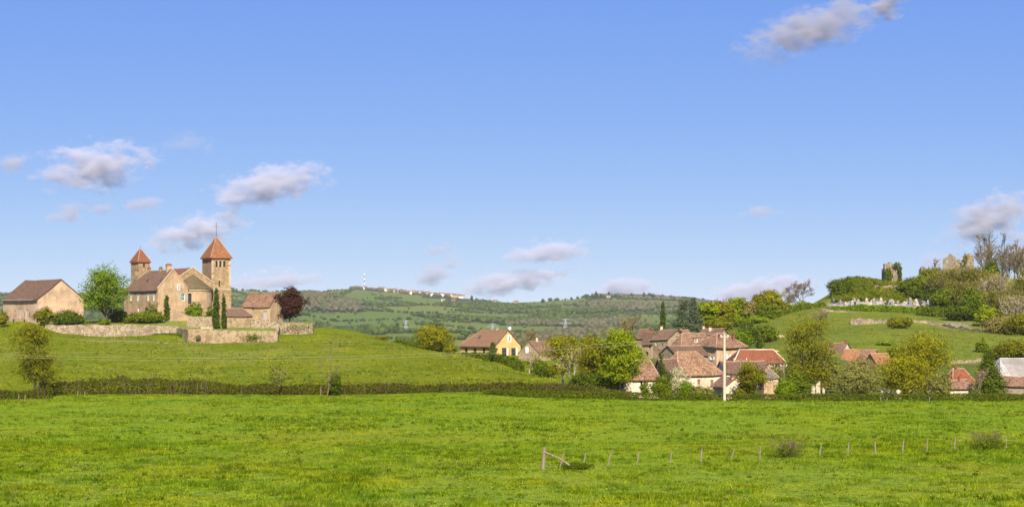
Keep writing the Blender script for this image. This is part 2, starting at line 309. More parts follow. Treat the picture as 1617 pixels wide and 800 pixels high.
def Hn(x, y):
    x = np.asarray(x, float); y = np.asarray(y, float)
    yc = np.maximum(y, 100.0)
    z = near_h(x, yc); w = sstep(640, 900, y); z = z*(1-w) + far_h(x, y)*w
    wf = sstep(245, 275, y); z = z*wf + (fbm(x/25, y/25, 3)*0.25)*(1-wf)
    z = z + fbm(x/16.0, y/11.0, 4)*0.55*sstep(280, 330, y)*(1-sstep(700, 900, y))
    z = np.where(inside(TERR[0], x, y), terrace_h(x, y), z)
    bank = 9.9*(1-sstep(0, 82, y)); return z + np.where(y < 100, bank, 0)
def H(x, y): return float(Hn(np.array([x]), np.array([y]))[0])
rows = np.concatenate([np.linspace(-120, 100, 16), np.linspace(104, 268, 60), np.linspace(270, 640, 236), np.geomspace(645, 6300, 130)])
s = np.linspace(-1, 1, 420); u = 0.42*s+0.58*s**3
GX = u[None, :]*(230+0.36*np.maximum(rows, 0))[:, None]; GY = np.repeat(rows[:, None], len(s), 1)
GZ = Hn(GX, GY)
nr, nc = GX.shape; idx = np.arange(nr*nc).reshape(nr, nc)
quads = np.stack([idx[:-1, :-1], idx[:-1, 1:], idx[1:, 1:], idx[1:, :-1]], -1).reshape(-1, 4)
# colour of what grows where
fr = np.random.default_rng(11)
SEED = np.column_stack([fr.uniform(-2300, 2300, 420), fr.uniform(1250, 6000, 420)]); SEED[:, 1] = 1250+(SEED[:, 1]-1250)
KIND = fr.random(420); TONE = fr.random(420)
def cells(x, y):
    wx = x + fbm(x/160+9, y/260, 3)*120; wy = (y + fbm(x/200, y/260+4, 3)*190)*0.62
    best = np.full(np.shape(x), 1e9); sec = np.full(np.shape(x), 1e9); bi = np.zeros(np.shape(x), int)
    for k in range(len(SEED)):
        d = np.hypot(wx-SEED[k, 0], wy-SEED[k, 1]*0.62); m = d < best
        sec = np.where(m, best, np.minimum(sec, d)); best = np.where(m, d, best); bi = np.where(m, k, bi)
    return bi, sec-best
colr = np.zeros((nr, nc, 3)); C = lambda *a: np.array(a)
fieldc = C(0.185, 0.25, 0.009); hillc = C(0.155, 0.18, 0.003); meadow = C(0.155, 0.175, 0.018); vill = C(0.11, 0.13, 0.02)
PX = 808.5+F*GX/np.maximum(GY, 60)
colr[:] = fieldc
wh = sstep(276, 286, GY)[..., None]; colr = colr*(1-wh) + hillc*wh
mxx = sstep(865, 960, PX)[..., None]*sstep(276, 290, GY)[..., None]; colr = colr*(1-mxx)+vill*mxx
mm = (sstep(1180, 1250, PX)*sstep(385, 400, GY))[..., None]; colr = colr*(1-mm)+meadow*mm
tan = (sstep(0.05, 0.35, fbm(GX/6, GY/9, 4))*sstep(285, 380, GY)*(1-sstep(455, 470, GY))*(PX < 880))[..., None]*0.55; colr = colr*(1-tan)+C(0.21, 0.205, 0.03)*tan
band = (np.exp(-((GY-418-0.02*GX)/7.0)**2)*np.clip(0.5+fbm(GX/7, GY/2.5, 3)*1.4, 0, 1)*sstep(120, 200, PX)*(1-sstep(520, 620, PX)))[..., None]*0.8; colr = colr*(1-band)+C(0.34, 0.33, 0.13)*band
for d0, sl, am in ((322, 0.02, 0.5), (352, -0.015, 0.45), (381, 0.03, 0.5), (404, -0.01, 0.4)):          # grazing tracks along the slope
    trk = (np.exp(-((GY-d0-sl*GX-fbm(GX/22, GY/40, 2)*4)/1.3)**2)*np.clip(0.45+fbm(GX/10, GY/6, 2)*1.3, 0, 1)*(PX < 880))[..., None]*am; colr = colr*(1-trk)+C(0.27, 0.25, 0.10)*trk
near = ((1-sstep(138, 147, GY+fbm(GX/5, GY/5, 2)*3))*1.0)[..., None]; colr = colr*(1-near*0.5)+C(0.19, 0.235, 0.028)*near*0.5
yel = (sstep(0.12, 0.45, fbm(GX/18+7, GY/26, 3))*(GY < 282))[..., None]*0.45; colr = colr*(1-yel)+C(0.235, 0.225, 0.012)*yel
strip = (np.exp(-((GY-146+0.012*GX)/2.2)**2)*np.clip(0.35+fbm(GX/9, GY/3, 3)*1.5, 0, 1))[..., None]*0.7; colr = colr*(1-strip)+C(0.19, 0.15, 0.06)*strip
tl = (inside(TERR[0], GX, GY))[..., None]*1.0; colr = colr*(1-tl)+C(0.21, 0.225, 0.045)*tl
soil = (np.exp(-((PX-1512)/20)**2-((GY-500)/9)**2)+0.8*np.exp(-((PX-1400)/90)**2-((GY-562)/14)**2))[..., None].clip(0, 1)*0.8; colr = colr*(1-soil)+C(0.34, 0.27, 0.18)*soil
far_rows = rows > 800
bi, edge = cells(GX[far_rows], GY[far_rows])
past = C(0.10, 0.155, 0.026)+TONE[bi][..., None]*C(0.075, 0.03, 0.012)
colr[far_rows] = np.where((KIND[bi] < 0.42)[..., None], C(0.07, 0.085, 0.03), past)
gm = mesh_np('ground', np.stack([GX, GY, GZ], -1).reshape(-1, 3), quads)
ca = gm.color_attributes.new('col', 'FLOAT_COLOR', 'POINT')
ca.data.foreach_set('color', np.concatenate([colr.reshape(-1, 3), np.ones((nr*nc, 1))], 1).astype(np.float32).ravel())
gm.polygons.foreach_set('use_smooth', np.ones(len(gm.polygons), bool))
tag(link('ground', gm, M['ground']), None, None, None, 'structure')
# ---------------------------------------------------------------- far woods and hedgerows (one mass each)
def blob_mesh(name, P, R, mat, cone=False):
    """P (n,3) bases, R (n,) crown radii -> lumpy low crowns, one mesh"""
    t = (1+5**0.5)/2
    iv = np.array([(-1,t,0),(1,t,0),(-1,-t,0),(1,-t,0),(0,-1,t),(0,1,t),(0,-1,-t),(0,1,-t),(t,0,-1),(t,0,1),(-t,0,-1),(-t,0,1)])/math.hypot(1, t)
    it = np.array([(0,11,5),(0,5,1),(0,1,7),(0,7,10),(0,10,11),(1,5,9),(5,11,4),(11,10,2),(10,7,6),(7,1,8),(3,9,4),(3,4,2),(3,2,6),(3,6,8),(3,8,9),(4,9,5),(2,4,11),(6,2,10),(8,6,7),(9,8,1)])
    n = len(P); j = rng.uniform(0.7, 1.3, (n, 12, 1)); V = iv[None]*j
    if cone: V = V*np.array([0.8, 0.8, 1.9]); V[..., :2] *= (1.15-0.5*np.clip(V[..., 2:], 0, 2))
    V = V*R[:, None, None]*np.array([1, 1, 0.95]) + P[:, None, :] + np.array([0, 0, 0.75])*R[:, None, None]
    f = (it[None]+(np.arange(n)*12)[:, None, None]).reshape(-1, 3)
    return link(name, mesh_np(name, V.reshape(-1, 3), f), mat)
nf = 150000
fy = 1300+fr.random(nf)**0.8*3750; fx = fr.uniform(-0.30, 0.24, nf)*fy
bi, edge = cells(fx, fy); px = 808.5+F*fx/fy
knoll = np.exp(-((fx-XW(478, 3900))/110.0)**2-((fy-3900)/330.0)**2) > 0.3
k = KIND[bi]; clear = fbm(fx/90, fy/140, 3)
wood = ((k < 0.40) & (clear > -0.5) & ~((px > 520) & (px < 760) & (fy > 4600))) | knoll
hedge = (edge < 10) & ~wood & ~((px > 560) & (px < 745) & (fy > 4700))
keep = (wood & (fr.random(nf) < 0.36)) | (hedge & (fr.random(nf) < 0.6)) | (~wood & ~hedge & (fr.random(nf) < 0.006))
brown = ((TONE[bi] < 0.30) | knoll) & wood & (fr.random(nf) < 0.85)
P = np.column_stack([fx, fy, Hn(fx, fy)])
R = np.where(wood, fr.uniform(3.2, 5.6, nf), fr.uniform(1.6, 3.4, nf))
g = keep & ~brown; tag(blob_mesh('far_woodland', P[g], R[g], M['wood_far']), 'green woods and hedgerows across the distant hills', None, None, 'stuff')
g = keep & brown; tag(blob_mesh('far_bare_woodland', P[g], R[g], M['wood_far2']), 'grey brown leafless woods on the distant hills', None, None, 'stuff')
# ---------------------------------------------------------------- buildings
class House:
    """box with near corner at photo column xc, distance d; local x runs along the right-hand front, local y along the left-hand front"""
    def __init__(s, name, label, cat, xc, d, th, xl, xr, ye, wall, group=None, zb=None, ll=None, lr=None):
        s.th = math.radians(th); s.C = np.array([XW(xc, d), d]); s.B = np.array([math.cos(s.th), math.sin(s.th)]); s.A = np.array([-s.B[1], s.B[0]])
        s.w = lr or s.solve((0, 0), 'x', xr); s.l = ll or s.solve((0, 0), 'y', xl)
        s.zb = H(*s.C) if zb is None else zb
        s.he = ZW(ye, d) - s.zb
        s.root = empty(name, (s.C[0], s.C[1], s.zb), s.th, label, cat, group); s.wall = wall; s.holes = {'R': [], 'L': []}; s.parts = []; s.top = {}
    def solve(s, st, ax, px):
        p = s.C + st[0]*s.B + st[1]*s.A; v = s.B if ax == 'x' else s.A; t = (px-808.5)/F
        return (t*p[1]-p[0])/(v[0]-t*v[1])
    def depth(s, x, y): return (s.C + x*s.B + y*s.A)[1]
    def z(s, py, x, y): return ZW(py, s.depth(x, y)) - s.zb
    def roof(s, yr, axis, mat, hips=(0, 0), over=0.35, og=0.2, t=0.14, rf=0.5, ridge=True, sag=0.05, kick=0, cover=None):
        s.axis = axis; W, L = (s.w, s.l) if axis == 'y' else (s.l, s.w)        # across, along the ridge
        rx = rf*W; p = (rx, 0) if axis == 'y' else (0, rx)
        hr = s.z(yr, *p); s.hr = hr; he = s.he
        s.W, s.L, s.rx = W, L, rx
        # across-profile coordinates (a, along, z)
        k1 = (hr-he)/rx; k2 = (hr-he)/(W-rx)
        e0 = (-over, he-over*min(k1, 1.3)); e1 = (W+over, he-over*k2)
        h0, h1 = hips[0]*L, hips[1]*L
        o0 = -(over if h0 else og); o1 = L+(over if h1 else og)
        r0 = h0 if h0 else o0; r1 = L-h1 if h1 else o1
        P = {'a0': (e0[0], o0, e0[1]), 'a1': (e0[0], o1, e0[1]), 'b0': (e1[0], o0, e1[1]), 'b1': (e1[0], o1, e1[1]), 'r0': (rx, r0, hr), 'r1': (rx, r1, hr)}
        patches = [('a0', 'a1', 'r1', 'r0'), ('b1', 'b0', 'r0', 'r1')]
        if h0: patches.append(('b0', 'a0', 'r0', 'r0'))
        if h1: patches.append(('a1', 'b1', 'r1', 'r1'))
        V = []; Fq = []; n = 8
        for pa in patches:
            q = [np.array(P[i]) for i in pa]; b = len(V)
            for lev in (1, 0):
                for i in range(n+1):
                    for j in range(n+1):
                        u, v = i/n, j/n
                        c = (q[0]*(1-u)+q[1]*u)*(1-v) + (q[3]*(1-u)+q[2]*u)*v
                        w = float(vnoise(c[0]*0.45+s.C[0], c[1]*0.45+s.C[1]))*sag*2 - sag*1.3*math.sin(math.pi*min(max((c[1]-o0)/(o1-o0), 0), 1))
                        if kick and v < 0.3: w += kick*(0.3-v)/0.3
                        V.append((c[0], c[1], c[2]+w+(t if lev else 0)))
            m = (n+1)**2; I = lambda i, j, lo=0: b+lo*m+i*(n+1)+j
            for i in range(n):
                for j in range(n):
                    Fq.append((I(i, j), I(i+1, j), I(i+1, j+1), I(i, j+1))); Fq.append((I(i, j, 1), I(i, j+1, 1), I(i+1, j+1, 1), I(i+1, j, 1)))
            for i in range(n):
                for (p0, p1) in (((i, 0), (i+1, 0)), ((i+1, n), (i, n)), ((0, i+1), (0, i)), ((n, i), (n, i+1))):
                    Fq.append((I(*p0), I(*p0, 1), I(*p1, 1), I(*p1)))
        if axis == 'x': V = [(y, x, z) for x, y, z in V]
        me = bpy.data.meshes.new('roof'); me.from_pydata(V, [], Fq); me.update()
        s.roof_o = link('roof', me, mat, s.root)
        if ridge:
            mb = MB(); seg = 7
            runs = [('r0', 'r1')] + ([('a0', 'r0'), ('b0', 'r0')] if h0 else []) + ([('a1', 'r1'), ('b1', 'r1')] if h1 else [])
            for i0, i1 in runs:
                q0, q1 = np.array(P[i0]), np.array(P[i1])
                pts = []
                for i in range(seg+1):
                    c = q0+(q1-q0)*i/seg; w = float(vnoise(c[0]*0.45+s.C[0], c[1]*0.45+s.C[1]))*sag*2 - sag*1.3*math.sin(math.pi*min(max((c[1]-o0)/(o1-o0), 0), 1))
                    pts.append((c[0], c[1], c[2]+t*0.95+w) if axis == 'y' else (c[1], c[0], c[2]+t*0.95+w))
                mb.tube(pts, 0.10, 6)
            mb.build('ridge_tiles', M['ridge'] if cover is None else cover, s.roof_o)
        s.hips = hips
        return s
    def line(s, frac=None):
        f = s.rx if frac is None else frac*s.W
        return ((f, 0), 'y') if s.axis == 'y' else ((0, f), 'x')
    def chimney(s, px, yt, yb, wpx, mat='render_cream', frac=None, cap='brick', pots=0, wy=None):
        st, ax = s.line(frac); t = s.solve(st, ax, px); x, y = (st[0], t) if ax == 'y' else (t, st[1])
        dd = s.depth(x, y); w = wpx*dd/F/ (abs(math.cos(s.th))+0.6*abs(math.sin(s.th))); z0, z1 = s.z(yb, x, y)-0.8, s.z(yt, x, y)
        a = w/2; b = (wy or w*0.6)/2
        o = MB().box(x-a, x+a, y-b, y+b, z0, z1-0.25).build('chimney', M[mat], s.root)
        MB().box(x-a-0.07, x+a+0.07, y-b-0.07, y+b+0.07, z1-0.25, z1).build('chimney_cap', M[cap], o)
        for i in range(pots):
            q = x-a+(i+0.5)*2*a/pots; MB().tube([(q, y, z1-0.02), (q, y, z1+0.35)], [0.13, 0.1], 7).build('chimney_pot', M['brick'], o)
        return o
    def fp(s, f, u, z, out): return (u, -out, z) if f == 'R' else (-out, u, z)
    def fbox(s, mb, f, u0, u1, z0, z1, o0, o1):
        if f == 'R': mb.box(u0, u1, -o1, -o0, z0, z1)
        else: mb.box(-o1, -o0, u0, u1, z0, z1)
        return mb
    def opening(s, f, px, yt, yb, wpx, kind='window', shutters=None, frame='frame_white', fill=None, arch=False, sill=True, surround=None, depth=0.22, cross=True, open_w=None):
        ax = 'x' if f == 'R' else 'y'; u = s.solve((0, 0), ax, px); pt = (u, 0) if f == 'R' else (0, u)
        dd = s.depth(*pt); sc_ = abs(s.B[0]) if f == 'R' else abs(s.A[0])
        w = open_w or wpx*dd/F/max(sc_, 0.25); z0, z1 = s.z(yb, *pt), s.z(yt, *pt); u0, u1 = u-w/2, u+w/2
        z0 = max(z0, 0.02)
        in_rect = z1 < s.he-0.05 and u0 > 0.1 and u1 < (s.w if f == 'R' else s.l)-0.1
        if in_rect: s.holes[f].append((u0, u1, z0, z1)); o = -depth
        else: o = 0.02
        fr_ = MB(); b = min(0.09, w*0.16)
        for a in ((u0, u0+b, z0, z1), (u1-b, u1, z0, z1), (u0+b, u1-b, z1-b, z1), (u0+b, u1-b, z0, z0+b)): s.fbox(fr_, f, *a, o+0.02, o+0.10)
        if kind == 'window' and cross:
            s.fbox(fr_, f, u-0.03, u+0.03, z0+b, z1-b, o+0.02, o+0.09); s.fbox(fr_, f, u0+b, u-0.03, z0+(z1-z0)*0.55, z0+(z1-z0)*0.55+0.05, o+0.02, o+0.08); s.fbox(fr_, f, u+0.03, u1-b, z0+(z1-z0)*0.55, z0+(z1-z0)*0.55+0.05, o+0.02, o+0.08)
        fm = M[frame] if kind == 'window' else (M[fill or 'door_grey'] if kind == 'door' else M['stone_light'])
        if kind == 'void': fr_ = MB(); s.fbox(fr_, f, u0-0.12, u1+0.12, z1, z1+0.16, 0.0, 0.06)
        w_o = fr_.build({'window': 'window', 'door': 'door', 'void': 'lintel'}[kind], fm, s.root)
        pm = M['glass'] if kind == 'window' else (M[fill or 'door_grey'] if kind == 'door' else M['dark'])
        s.fbox(MB(), f, u0, u1, z0, z1, o-0.05, o+(0.03 if kind != 'door' else 0.05)).build({'window': 'pane', 'door': 'door_leaf', 'void': 'shade_panel'}[kind], pm, w_o)  # a void gets a near-black panel, painted as the shade inside it
        if arch:
            mb = MB(); n = 8; r = w/2
            ring = []
            for i in range(n+1):
                t = math.pi*i/n; ring.append((u-math.cos(t)*r, z1+math.sin(t)*r*0.95))
            vs = [s.fp(f, a, b_, 0.012) for a, b_ in ring]; mb.add(vs, [tuple(range(n+1))]); mb.build('arch_shade', M['dark'], w_o)  # flat near-black sheet on the wall face, painted as the arch's inner shade
            mb = MB(); vo = [(u-math.cos(math.pi*i/n)*(r+0.16), z1+math.sin(math.pi*i/n)*(r+0.16)) for i in range(n+1)]
            for i in range(n):
                q = [ring[i], ring[i+1], vo[i+1], vo[i]]
                mb.add([s.fp(f, a, b_, -0.02) for a, b_ in q]+[s.fp(f, a, b_, 0.06) for a, b_ in q], [(0,1,2,3),(7,6,5,4),(0,4,5,1),(1,5,6,2),(2,6,7,3),(3,7,4,0)])
            mb.build('arch_stone', M['stone_light'], w_o)
        if surround:
            mb = MB(); e = 0.16
            for a in ((u0-e, u0, z0, z1), (u1, u1+e, z0, z1), (u0-e, u1+e, z1, z1+e), (u0-e, u1+e, z0-e, z0)): s.fbox(mb, f, *a, -0.02, 0.035)
            mb.build('surround', M[surround], w_o)
        elif sill and kind == 'window': s.fbox(MB(), f, u0-0.1, u1+0.1, z0-0.14, z0, -0.02, 0.09).build('sill', M['stone_light'], w_o)
        if shutters:
            for a0, a1 in ((u0-w*0.52-0.03, u0-0.03), (u1+0.03, u1+w*0.52+0.03)):
                sh = s.fbox(MB(), f, a0, a1, z0-0.03, z1+0.03, 0.03, 0.075).build('shutter', M[shutters], s.root)
        return w_o
    def face(s, V, Fq, f, L, hgt, holes):
        us = sorted({0, L, *[h[0] for h in holes], *[h[1] for h in holes]}); zs = sorted({-1.2, hgt, *[h[2] for h in holes], *[h[3] for h in holes]})
        for i in range(len(us)-1):
            for j in range(len(zs)-1):
                cu, cz = (us[i]+us[i+1])/2, (zs[j]+zs[j+1])/2
                if any(h[0] < cu < h[1] and h[2] < cz < h[3] for h in holes): continue
                b = len(V); V += [s.fp(f, us[i], zs[j], 0), s.fp(f, us[i+1], zs[j], 0), s.fp(f, us[i+1], zs[j+1], 0), s.fp(f, us[i], zs[j+1], 0)]
                Fq.append((b, b+1, b+2, b+3) if f == 'R' else (b+3, b+2, b+1, b))
        for h in holes:
            q = [(h[0], h[2]), (h[1], h[2]), (h[1], h[3]), (h[0], h[3])]
            for i in range(4):
                a, c = q[i], q[(i+1) % 4]; b = len(V)
                V += [s.fp(f, *a, 0), s.fp(f, *c, 0), s.fp(f, *c, -0.3), s.fp(f, *a, -0.3)]; Fq.append((b, b+1, b+2, b+3))
    def finish(s, gable=None, flat_top=False):
        V = []; Fq = []; w, l, he = s.w, s.l, s.he
        s.face(V, Fq, 'R', w, he, s.holes['R']); s.face(V, Fq, 'L', l, he, s.holes['L'])
        b = len(V); V += [(w, 0, -1.2), (w, l, -1.2), (0, l, -1.2), (w, 0, he), (w, l, he), (0, l, he)]; Fq += [(b, b+1, b+4, b+3), (b+1, b+2, b+5, b+4)]
        if not flat_top:
            b = len(V); hr = s.hr
            if s.axis == 'y':
                if not s.hips[0]: V += [(0, 0, he), (w, 0, he), (s.rx, 0, hr)]; Fq.append((len(V)-3, len(V)-2, len(V)-1))
                if not s.hips[1]: V += [(w, l, he), (0, l, he), (s.rx, l, hr)]; Fq.append((len(V)-3, len(V)-2, len(V)-1))
            else:
                if not s.hips[0]: V += [(0, l, he), (0, 0, he), (0, s.rx, hr)]; Fq.append((len(V)-3, len(V)-2, len(V)-1))
                if not s.hips[1]: V += [(w, 0, he), (w, l, he), (w, s.rx, hr)]; Fq.append((len(V)-3, len(V)-2, len(V)-1))
        else: V += [(0, 0, he), (w, 0, he), (w, l, he), (0, l, he)]; Fq.append((len(V)-4, len(V)-3, len(V)-2, len(V)-1))
        me = bpy.data.meshes.new('wall'); me.from_pydata(V, [], Fq); me.update(); s.wall_o = link('wall', me, M[s.wall], s.root)
        return s
    def gutter(s, f):
        y = s.he-0.12; mb = MB()
        if f == 'L': mb.tube([(-0.42, -0.1, y-0.2), (-0.42, s.l+0.1, y-0.2)], 0.08, 6); mb.tube([(-0.1, 0.15, y-0.2), (-0.1, 0.15, 0)], 0.06, 5)
        else: mb.tube([(-0.1, -0.42, y-0.2), (s.w+0.1, -0.42, y-0.2)], 0.08, 6)
        mb.build('gutter', M['galv'], s.root)
    def coping(s, mat='stone_light', wd=0.32):
        """stone coping up the slopes of the right-hand gable (ridge along y)"""
        for a, b_ in (((-0.1, s.he-0.1), (s.rx, s.hr+0.05)), ((s.w+0.1, s.he-0.1), (s.rx, s.hr+0.05))):
            mb = MB(); q = []
            for (x, z) in (a, b_): q += [(x, -0.16, z), (x, wd-0.16, z), (x, wd-0.16, z+0.3), (x, -0.16, z+0.3)]
            mb.add(q, [(0,1,2,3),(7,6,5,4),(0,4,5,1),(1,5,6,2),(2,6,7,3),(3,7,4,0)]); mb.build('coping', M[mat], s.root)

# -- barn at the left edge of the hill
h = House('barn', 'long tan barn with dark tile roof at the left end of the hilltop', 'barn', 60, 478, 38, 5, 132, 471, 'render_barn')
h.roof(441, 'y', M['roof_dark'], over=0.55, og=0.25, sag=0.12)
h.opening('L', 32, 487, 503, 3.2, 'door', fill='door_blue', sill=False); h.opening('L', 42, 488, 503, 4, 'door', fill='door_grey', sill=False)
for px in (15.5, 24): h.opening('L', px, 490, 496, 1.6, 'void')
h.gutter('L'); h.finish()
for px in (15.5, 24, 39.2, 46.8):
    u = h.solve((0, 0), 'y', px); h.fbox(MB(), 'L', u-0.14 if px > 30 else u-0.5, u+0.14 if px > 30 else u-0.34, 1.7, 2.9, -0.02, 0.05).build('brick_jamb', M['brick'], h.root)
# -- priory house
h = House('priory_house', 'tan gabled house with green shutters and brown hipped roof beside the church', 'house', 249, 490, 35, 196, 297, 455.5, 'render_tan')
h.roof(426, 'y', M['roof_brown'], hips=(0, 0.30), over=0.45, og=-0.06, sag=0.08)
for px in (207, 218, 234, 243): h.opening('L', px, 462.5, 475, 2.4, shutters='shutter_green', surround='stone_light')
h.opening('L', 218.5, 486, 496, 3, 'door', fill='frame_white', sill=False)
for px in (234.5, 243): h.opening('L', px, 487, 498, 2.4, shutters='shutter_green')
h.opening('R', 289.2, 463.5, 474.5, 4.6, shutters='shutter_green', surround='stone_light')
h.opening('R', 282, 449, 458, 3.4, surround='stone_light'); h.opening('R', 286, 491, 493, 1.6, 'void')
h.opening('R', 263.5, 500, 511.5, 3, 'door', fill='door_grey', sill=False)
h.finish(); h.coping()
h.chimney(266.5, 417.5, 429, 9.5, 'render_tan', pots=3); h.chimney(254, 422.5, 428, 5.5, 'stone_house', pots=2); h.chimney(235.5, 423, 429, 5.5, 'stone_house', pots=2); h.chimney(215.5, 425.5, 431, 5.5, 'stone_house', pots=2)
for px in (210, 231.5, 253):
    st = (h.w*0.22, 0); t = h.solve(st, 'y', px+1.5); x = h.w*0.22; zz = h.he+(h.hr-h.he)*0.44+0.16; k = (h.hr-h.he)/h.rx
    mb = MB(); mb.add([(x-0.35, t-0.3, zz-0.35*k+0.05), (x-0.35, t+0.3, zz-0.35*k+0.05), (x+0.35, t+0.3, zz+0.35*k+0.05), (x+0.35, t-0.3, zz+0.35*k+0.05),
        (x-0.35, t-0.3, zz-0.35*k-0.2), (x-0.35, t+0.3, zz-0.35*k-0.2), (x+0.35, t+0.3, zz+0.35*k-0.2), (x+0.35, t-0.3, zz+0.35*k-0.2)],
        [(3,2,1,0),(4,5,6,7),(0,1,5,4),(1,2,6,5),(2,3,7,6),(3,0,4,7)]).build('skylight', M['glass'], h.roof_o)
# -- church: nave with stepped gable, apse, bell tower; small bell turret
nv = House('church_nave', 'church nave with coped stone gable between the priory house and tower', 'church', 270.5, 503, 27, 240, 337, 446, 'stone_tower', ll=17)
nv.roof(423, 'y', M['roof_bell'], over=0.3, og=-0.05); nv.finish(); nv.coping(wd=0.4)
ap = empty('church_apse', (0, 0, 0), 0, 'rounded apse with mossy half cone roof below the nave gable', 'apse')
cx, cyy = XW(303.5, 506), 506.0; zb = H(cx, cyy-5); nx, ny = math.sin(nv.th), -math.cos(nv.th); ap.location = (cx, cyy, zb); ap.rotation_euler = (0, 0, nv.th)
R_ = 5.15; ze = ZW(455.5, 501)-zb; za = ZW(431, 505)-zb; n = 28; mb = MB(); ring = []
hole = range(9, 11)
def arc(i, r, z): t = math.pi+math.pi*i/n; return (r*math.cos(t), r*math.sin(t)*1.05, z)
for i in range(n):
    if i in hole:
        zz0, zz1 = ze-4.0, ze-1.3
        for a, b_ in ((-1.5, zz0), (zz1, ze)): mb.add([arc(i, R_, a), arc(i+1, R_, a), arc(i+1, R_, b_), arc(i, R_, b_)], [(0, 1, 2, 3)])
    else: mb.add([arc(i, R_, -1.5), arc(i+1, R_, -1.5), arc(i+1, R_, ze), arc(i, R_, ze)], [(0, 1, 2, 3)])
mb.add([(-R_, 0, -1.5), (-R_, 2, -1.5), (-R_, 2, ze), (-R_, 0, ze)], [(3, 2, 1, 0)]).add([(R_, 0, -1.5), (R_, 2, -1.5), (R_, 2, ze), (R_, 0, ze)], [(0, 1, 2, 3)])
mb.build('wall', M['render_tan'], ap)
mb = MB()
for i in range(n):
    for j in range(5):
        r0, r1 = (R_+0.35)*(1-j/5), (R_+0.35)*(1-(j+1)/5); z0, z1 = ze-0.1+(za-ze)*j/5, ze-0.1+(za-ze)*(j+1)/5
        mb.add([arc(i, r0, z0), arc(i+1, r0, z0), arc(i+1, r1, z1), arc(i, r1, z1)], [(0, 1, 2, 3)])
    mb.add([arc(i, R_+0.35, ze-0.1), arc(i+1, R_+0.35, ze-0.1), arc(i+1, R_-0.2, ze-0.1), arc(i, R_-0.2, ze-0.1)], [(3, 2, 1, 0)])
mb.build('roof', M['roof_moss'], ap)
mb = MB()
for i in range(n): mb.add([arc(i, R_+0.2, ze-0.5), arc(i+1, R_+0.2, ze-0.5), arc(i+1, R_+0.2, ze-0.15), arc(i, R_+0.2, ze-0.15)], [(0, 1, 2, 3)]).add([arc(i, R_+0.2, ze-0.5), arc(i+1, R_+0.2, ze-0.5), arc(i+1, R_, ze-0.5), arc(i, R_, ze-0.5)], [(3, 2, 1, 0)])
mb.build('cornice', M['stone_light'], ap)
mb = MB()
for i in hole: mb.add([arc(i, R_-0.3, ze-4.0), arc(i+1, R_-0.3, ze-4.0), arc(i+1, R_-0.3, ze-1.3), arc(i, R_-0.3, ze-1.3)], [(0, 1, 2, 3)])
wo_ = mb.build('window', M['glass'], ap)
mb = MB(); c0 = arc(9, R_, 0); c1 = arc(11, R_, 0)
for c in (c0, c1): mb.tube([(c[0]*1.01, c[1]*1.01, ze-4.1), (c[0]*1.01, c[1]*1.01, ze-1.2)], 0.1, 5)
mb.tube([(c0[0]*1.01, c0[1]*1.01, ze-1.2), (c1[0]*1.01, c1[1]*1.01, ze-1.2)], 0.12, 5); mb.build('surround', M['stone_light'], wo_)

def pyramid(h, yapex, mat, over=0.45, t=0.12):
    w, l, he = h.w, h.l, h.he; c = (w/2, l/2); za = h.z(yapex, *c); h.hr = za
    V = []; Fq = []; n = 6
    cor = [(-over, -over), (w+over, -over), (w+over, l+over), (-over, l+over)]
    for k in range(4):
        a, b_ = np.array(cor[k]), np.array(cor[(k+1) % 4]); base = len(V)
        for j in range(n+1):
            f_ = j/n
            for i in range(n+1):
                p = a+(b_-a)*i/n; q = p*(1-f_)+np.array(c)*f_; flare = 0.25*(1-f_)**3
                V.append((q[0], q[1], he-0.1+(za-he)*f_-flare+t+float(vnoise(q[0]*2+9, q[1]*2))*0.05))
        for j in range(n):
            for i in range(n): q = base+j*(n+1)+i; Fq.append((q, q+1, q+n+2, q+n+1))
    b = len(V); V += [(*p, he-0.42) for p in cor]; Fq.append((b+3, b+2, b+1, b))
    for k in range(4):
        a, b_ = cor[k], cor[(k+1) % 4]; q = len(V); V += [(*a, he-0.42), (*b_, he-0.42), (*b_, he-0.1), (*a, he-0.1)]; Fq.append((q, q+1, q+2, q+3))
    me = bpy.data.meshes.new('roof'); me.from_pydata(V, [], Fq); me.update(); h.roof_o = link('roof', me, mat, h.root)
    mb = MB()
    for k in range(4): mb.tube([(*cor[k], he-0.15), (cor[k][0]*0.6+c[0]*0.4, cor[k][1]*0.6+c[1]*0.4, he+0.02+(za-he)*0.4), (*c, za+0.08)], 0.09, 5)
    mb.build('hip_tiles', M['ridge'], h.roof_o)
    return c, za
def quoins(h, z0, z1, which):
    r = random.Random(4)
    for (x, y) in which:
        z = z0; i = 0
        while z < z1-0.4:
            hh = r.uniform(0.3, 0.5); a, b_ = (0.62, 0.34) if i % 2 else (0.34, 0.62); a *= r.uniform(0.8, 1.2); b_ *= r.uniform(0.8, 1.2)
            sx = 1 if x == 0 else -1; sy = 1 if y == 0 else -1
            x0, x1 = sorted((x-sx*0.03, x+sx*a)); y0, y1 = sorted((y-sy*0.03, y+sy*b_))
            if r.random() < 0.75: MB().box(x0, x1, y0, y1, z, z+hh-0.02).build('quoin', M['stone_light'], h.root)
            z += hh; i += 1
tw = House('bell_tower', 'tall square church bell tower with orange pyramid roof and iron cross', 'tower', 334.4, 515, 27, 319.4, 364, 405.5, 'stone_tower')
for px in (342.1, 348, 354.3): tw.opening('R', px, 411.5, 421.5, 3.1, 'void', arch=True)
tw.opening('R', 346.5, 442.5, 452, 2.2, 'void'); tw.opening('L', 325.8, 410.5, 414.5, 2, 'void')
tw.hips = (0, 0); tw.axis = 'y'; tw.hr = 0; c, za = pyramid(tw, 374, M['roof_spire']); tw.finish(flat_top=True)
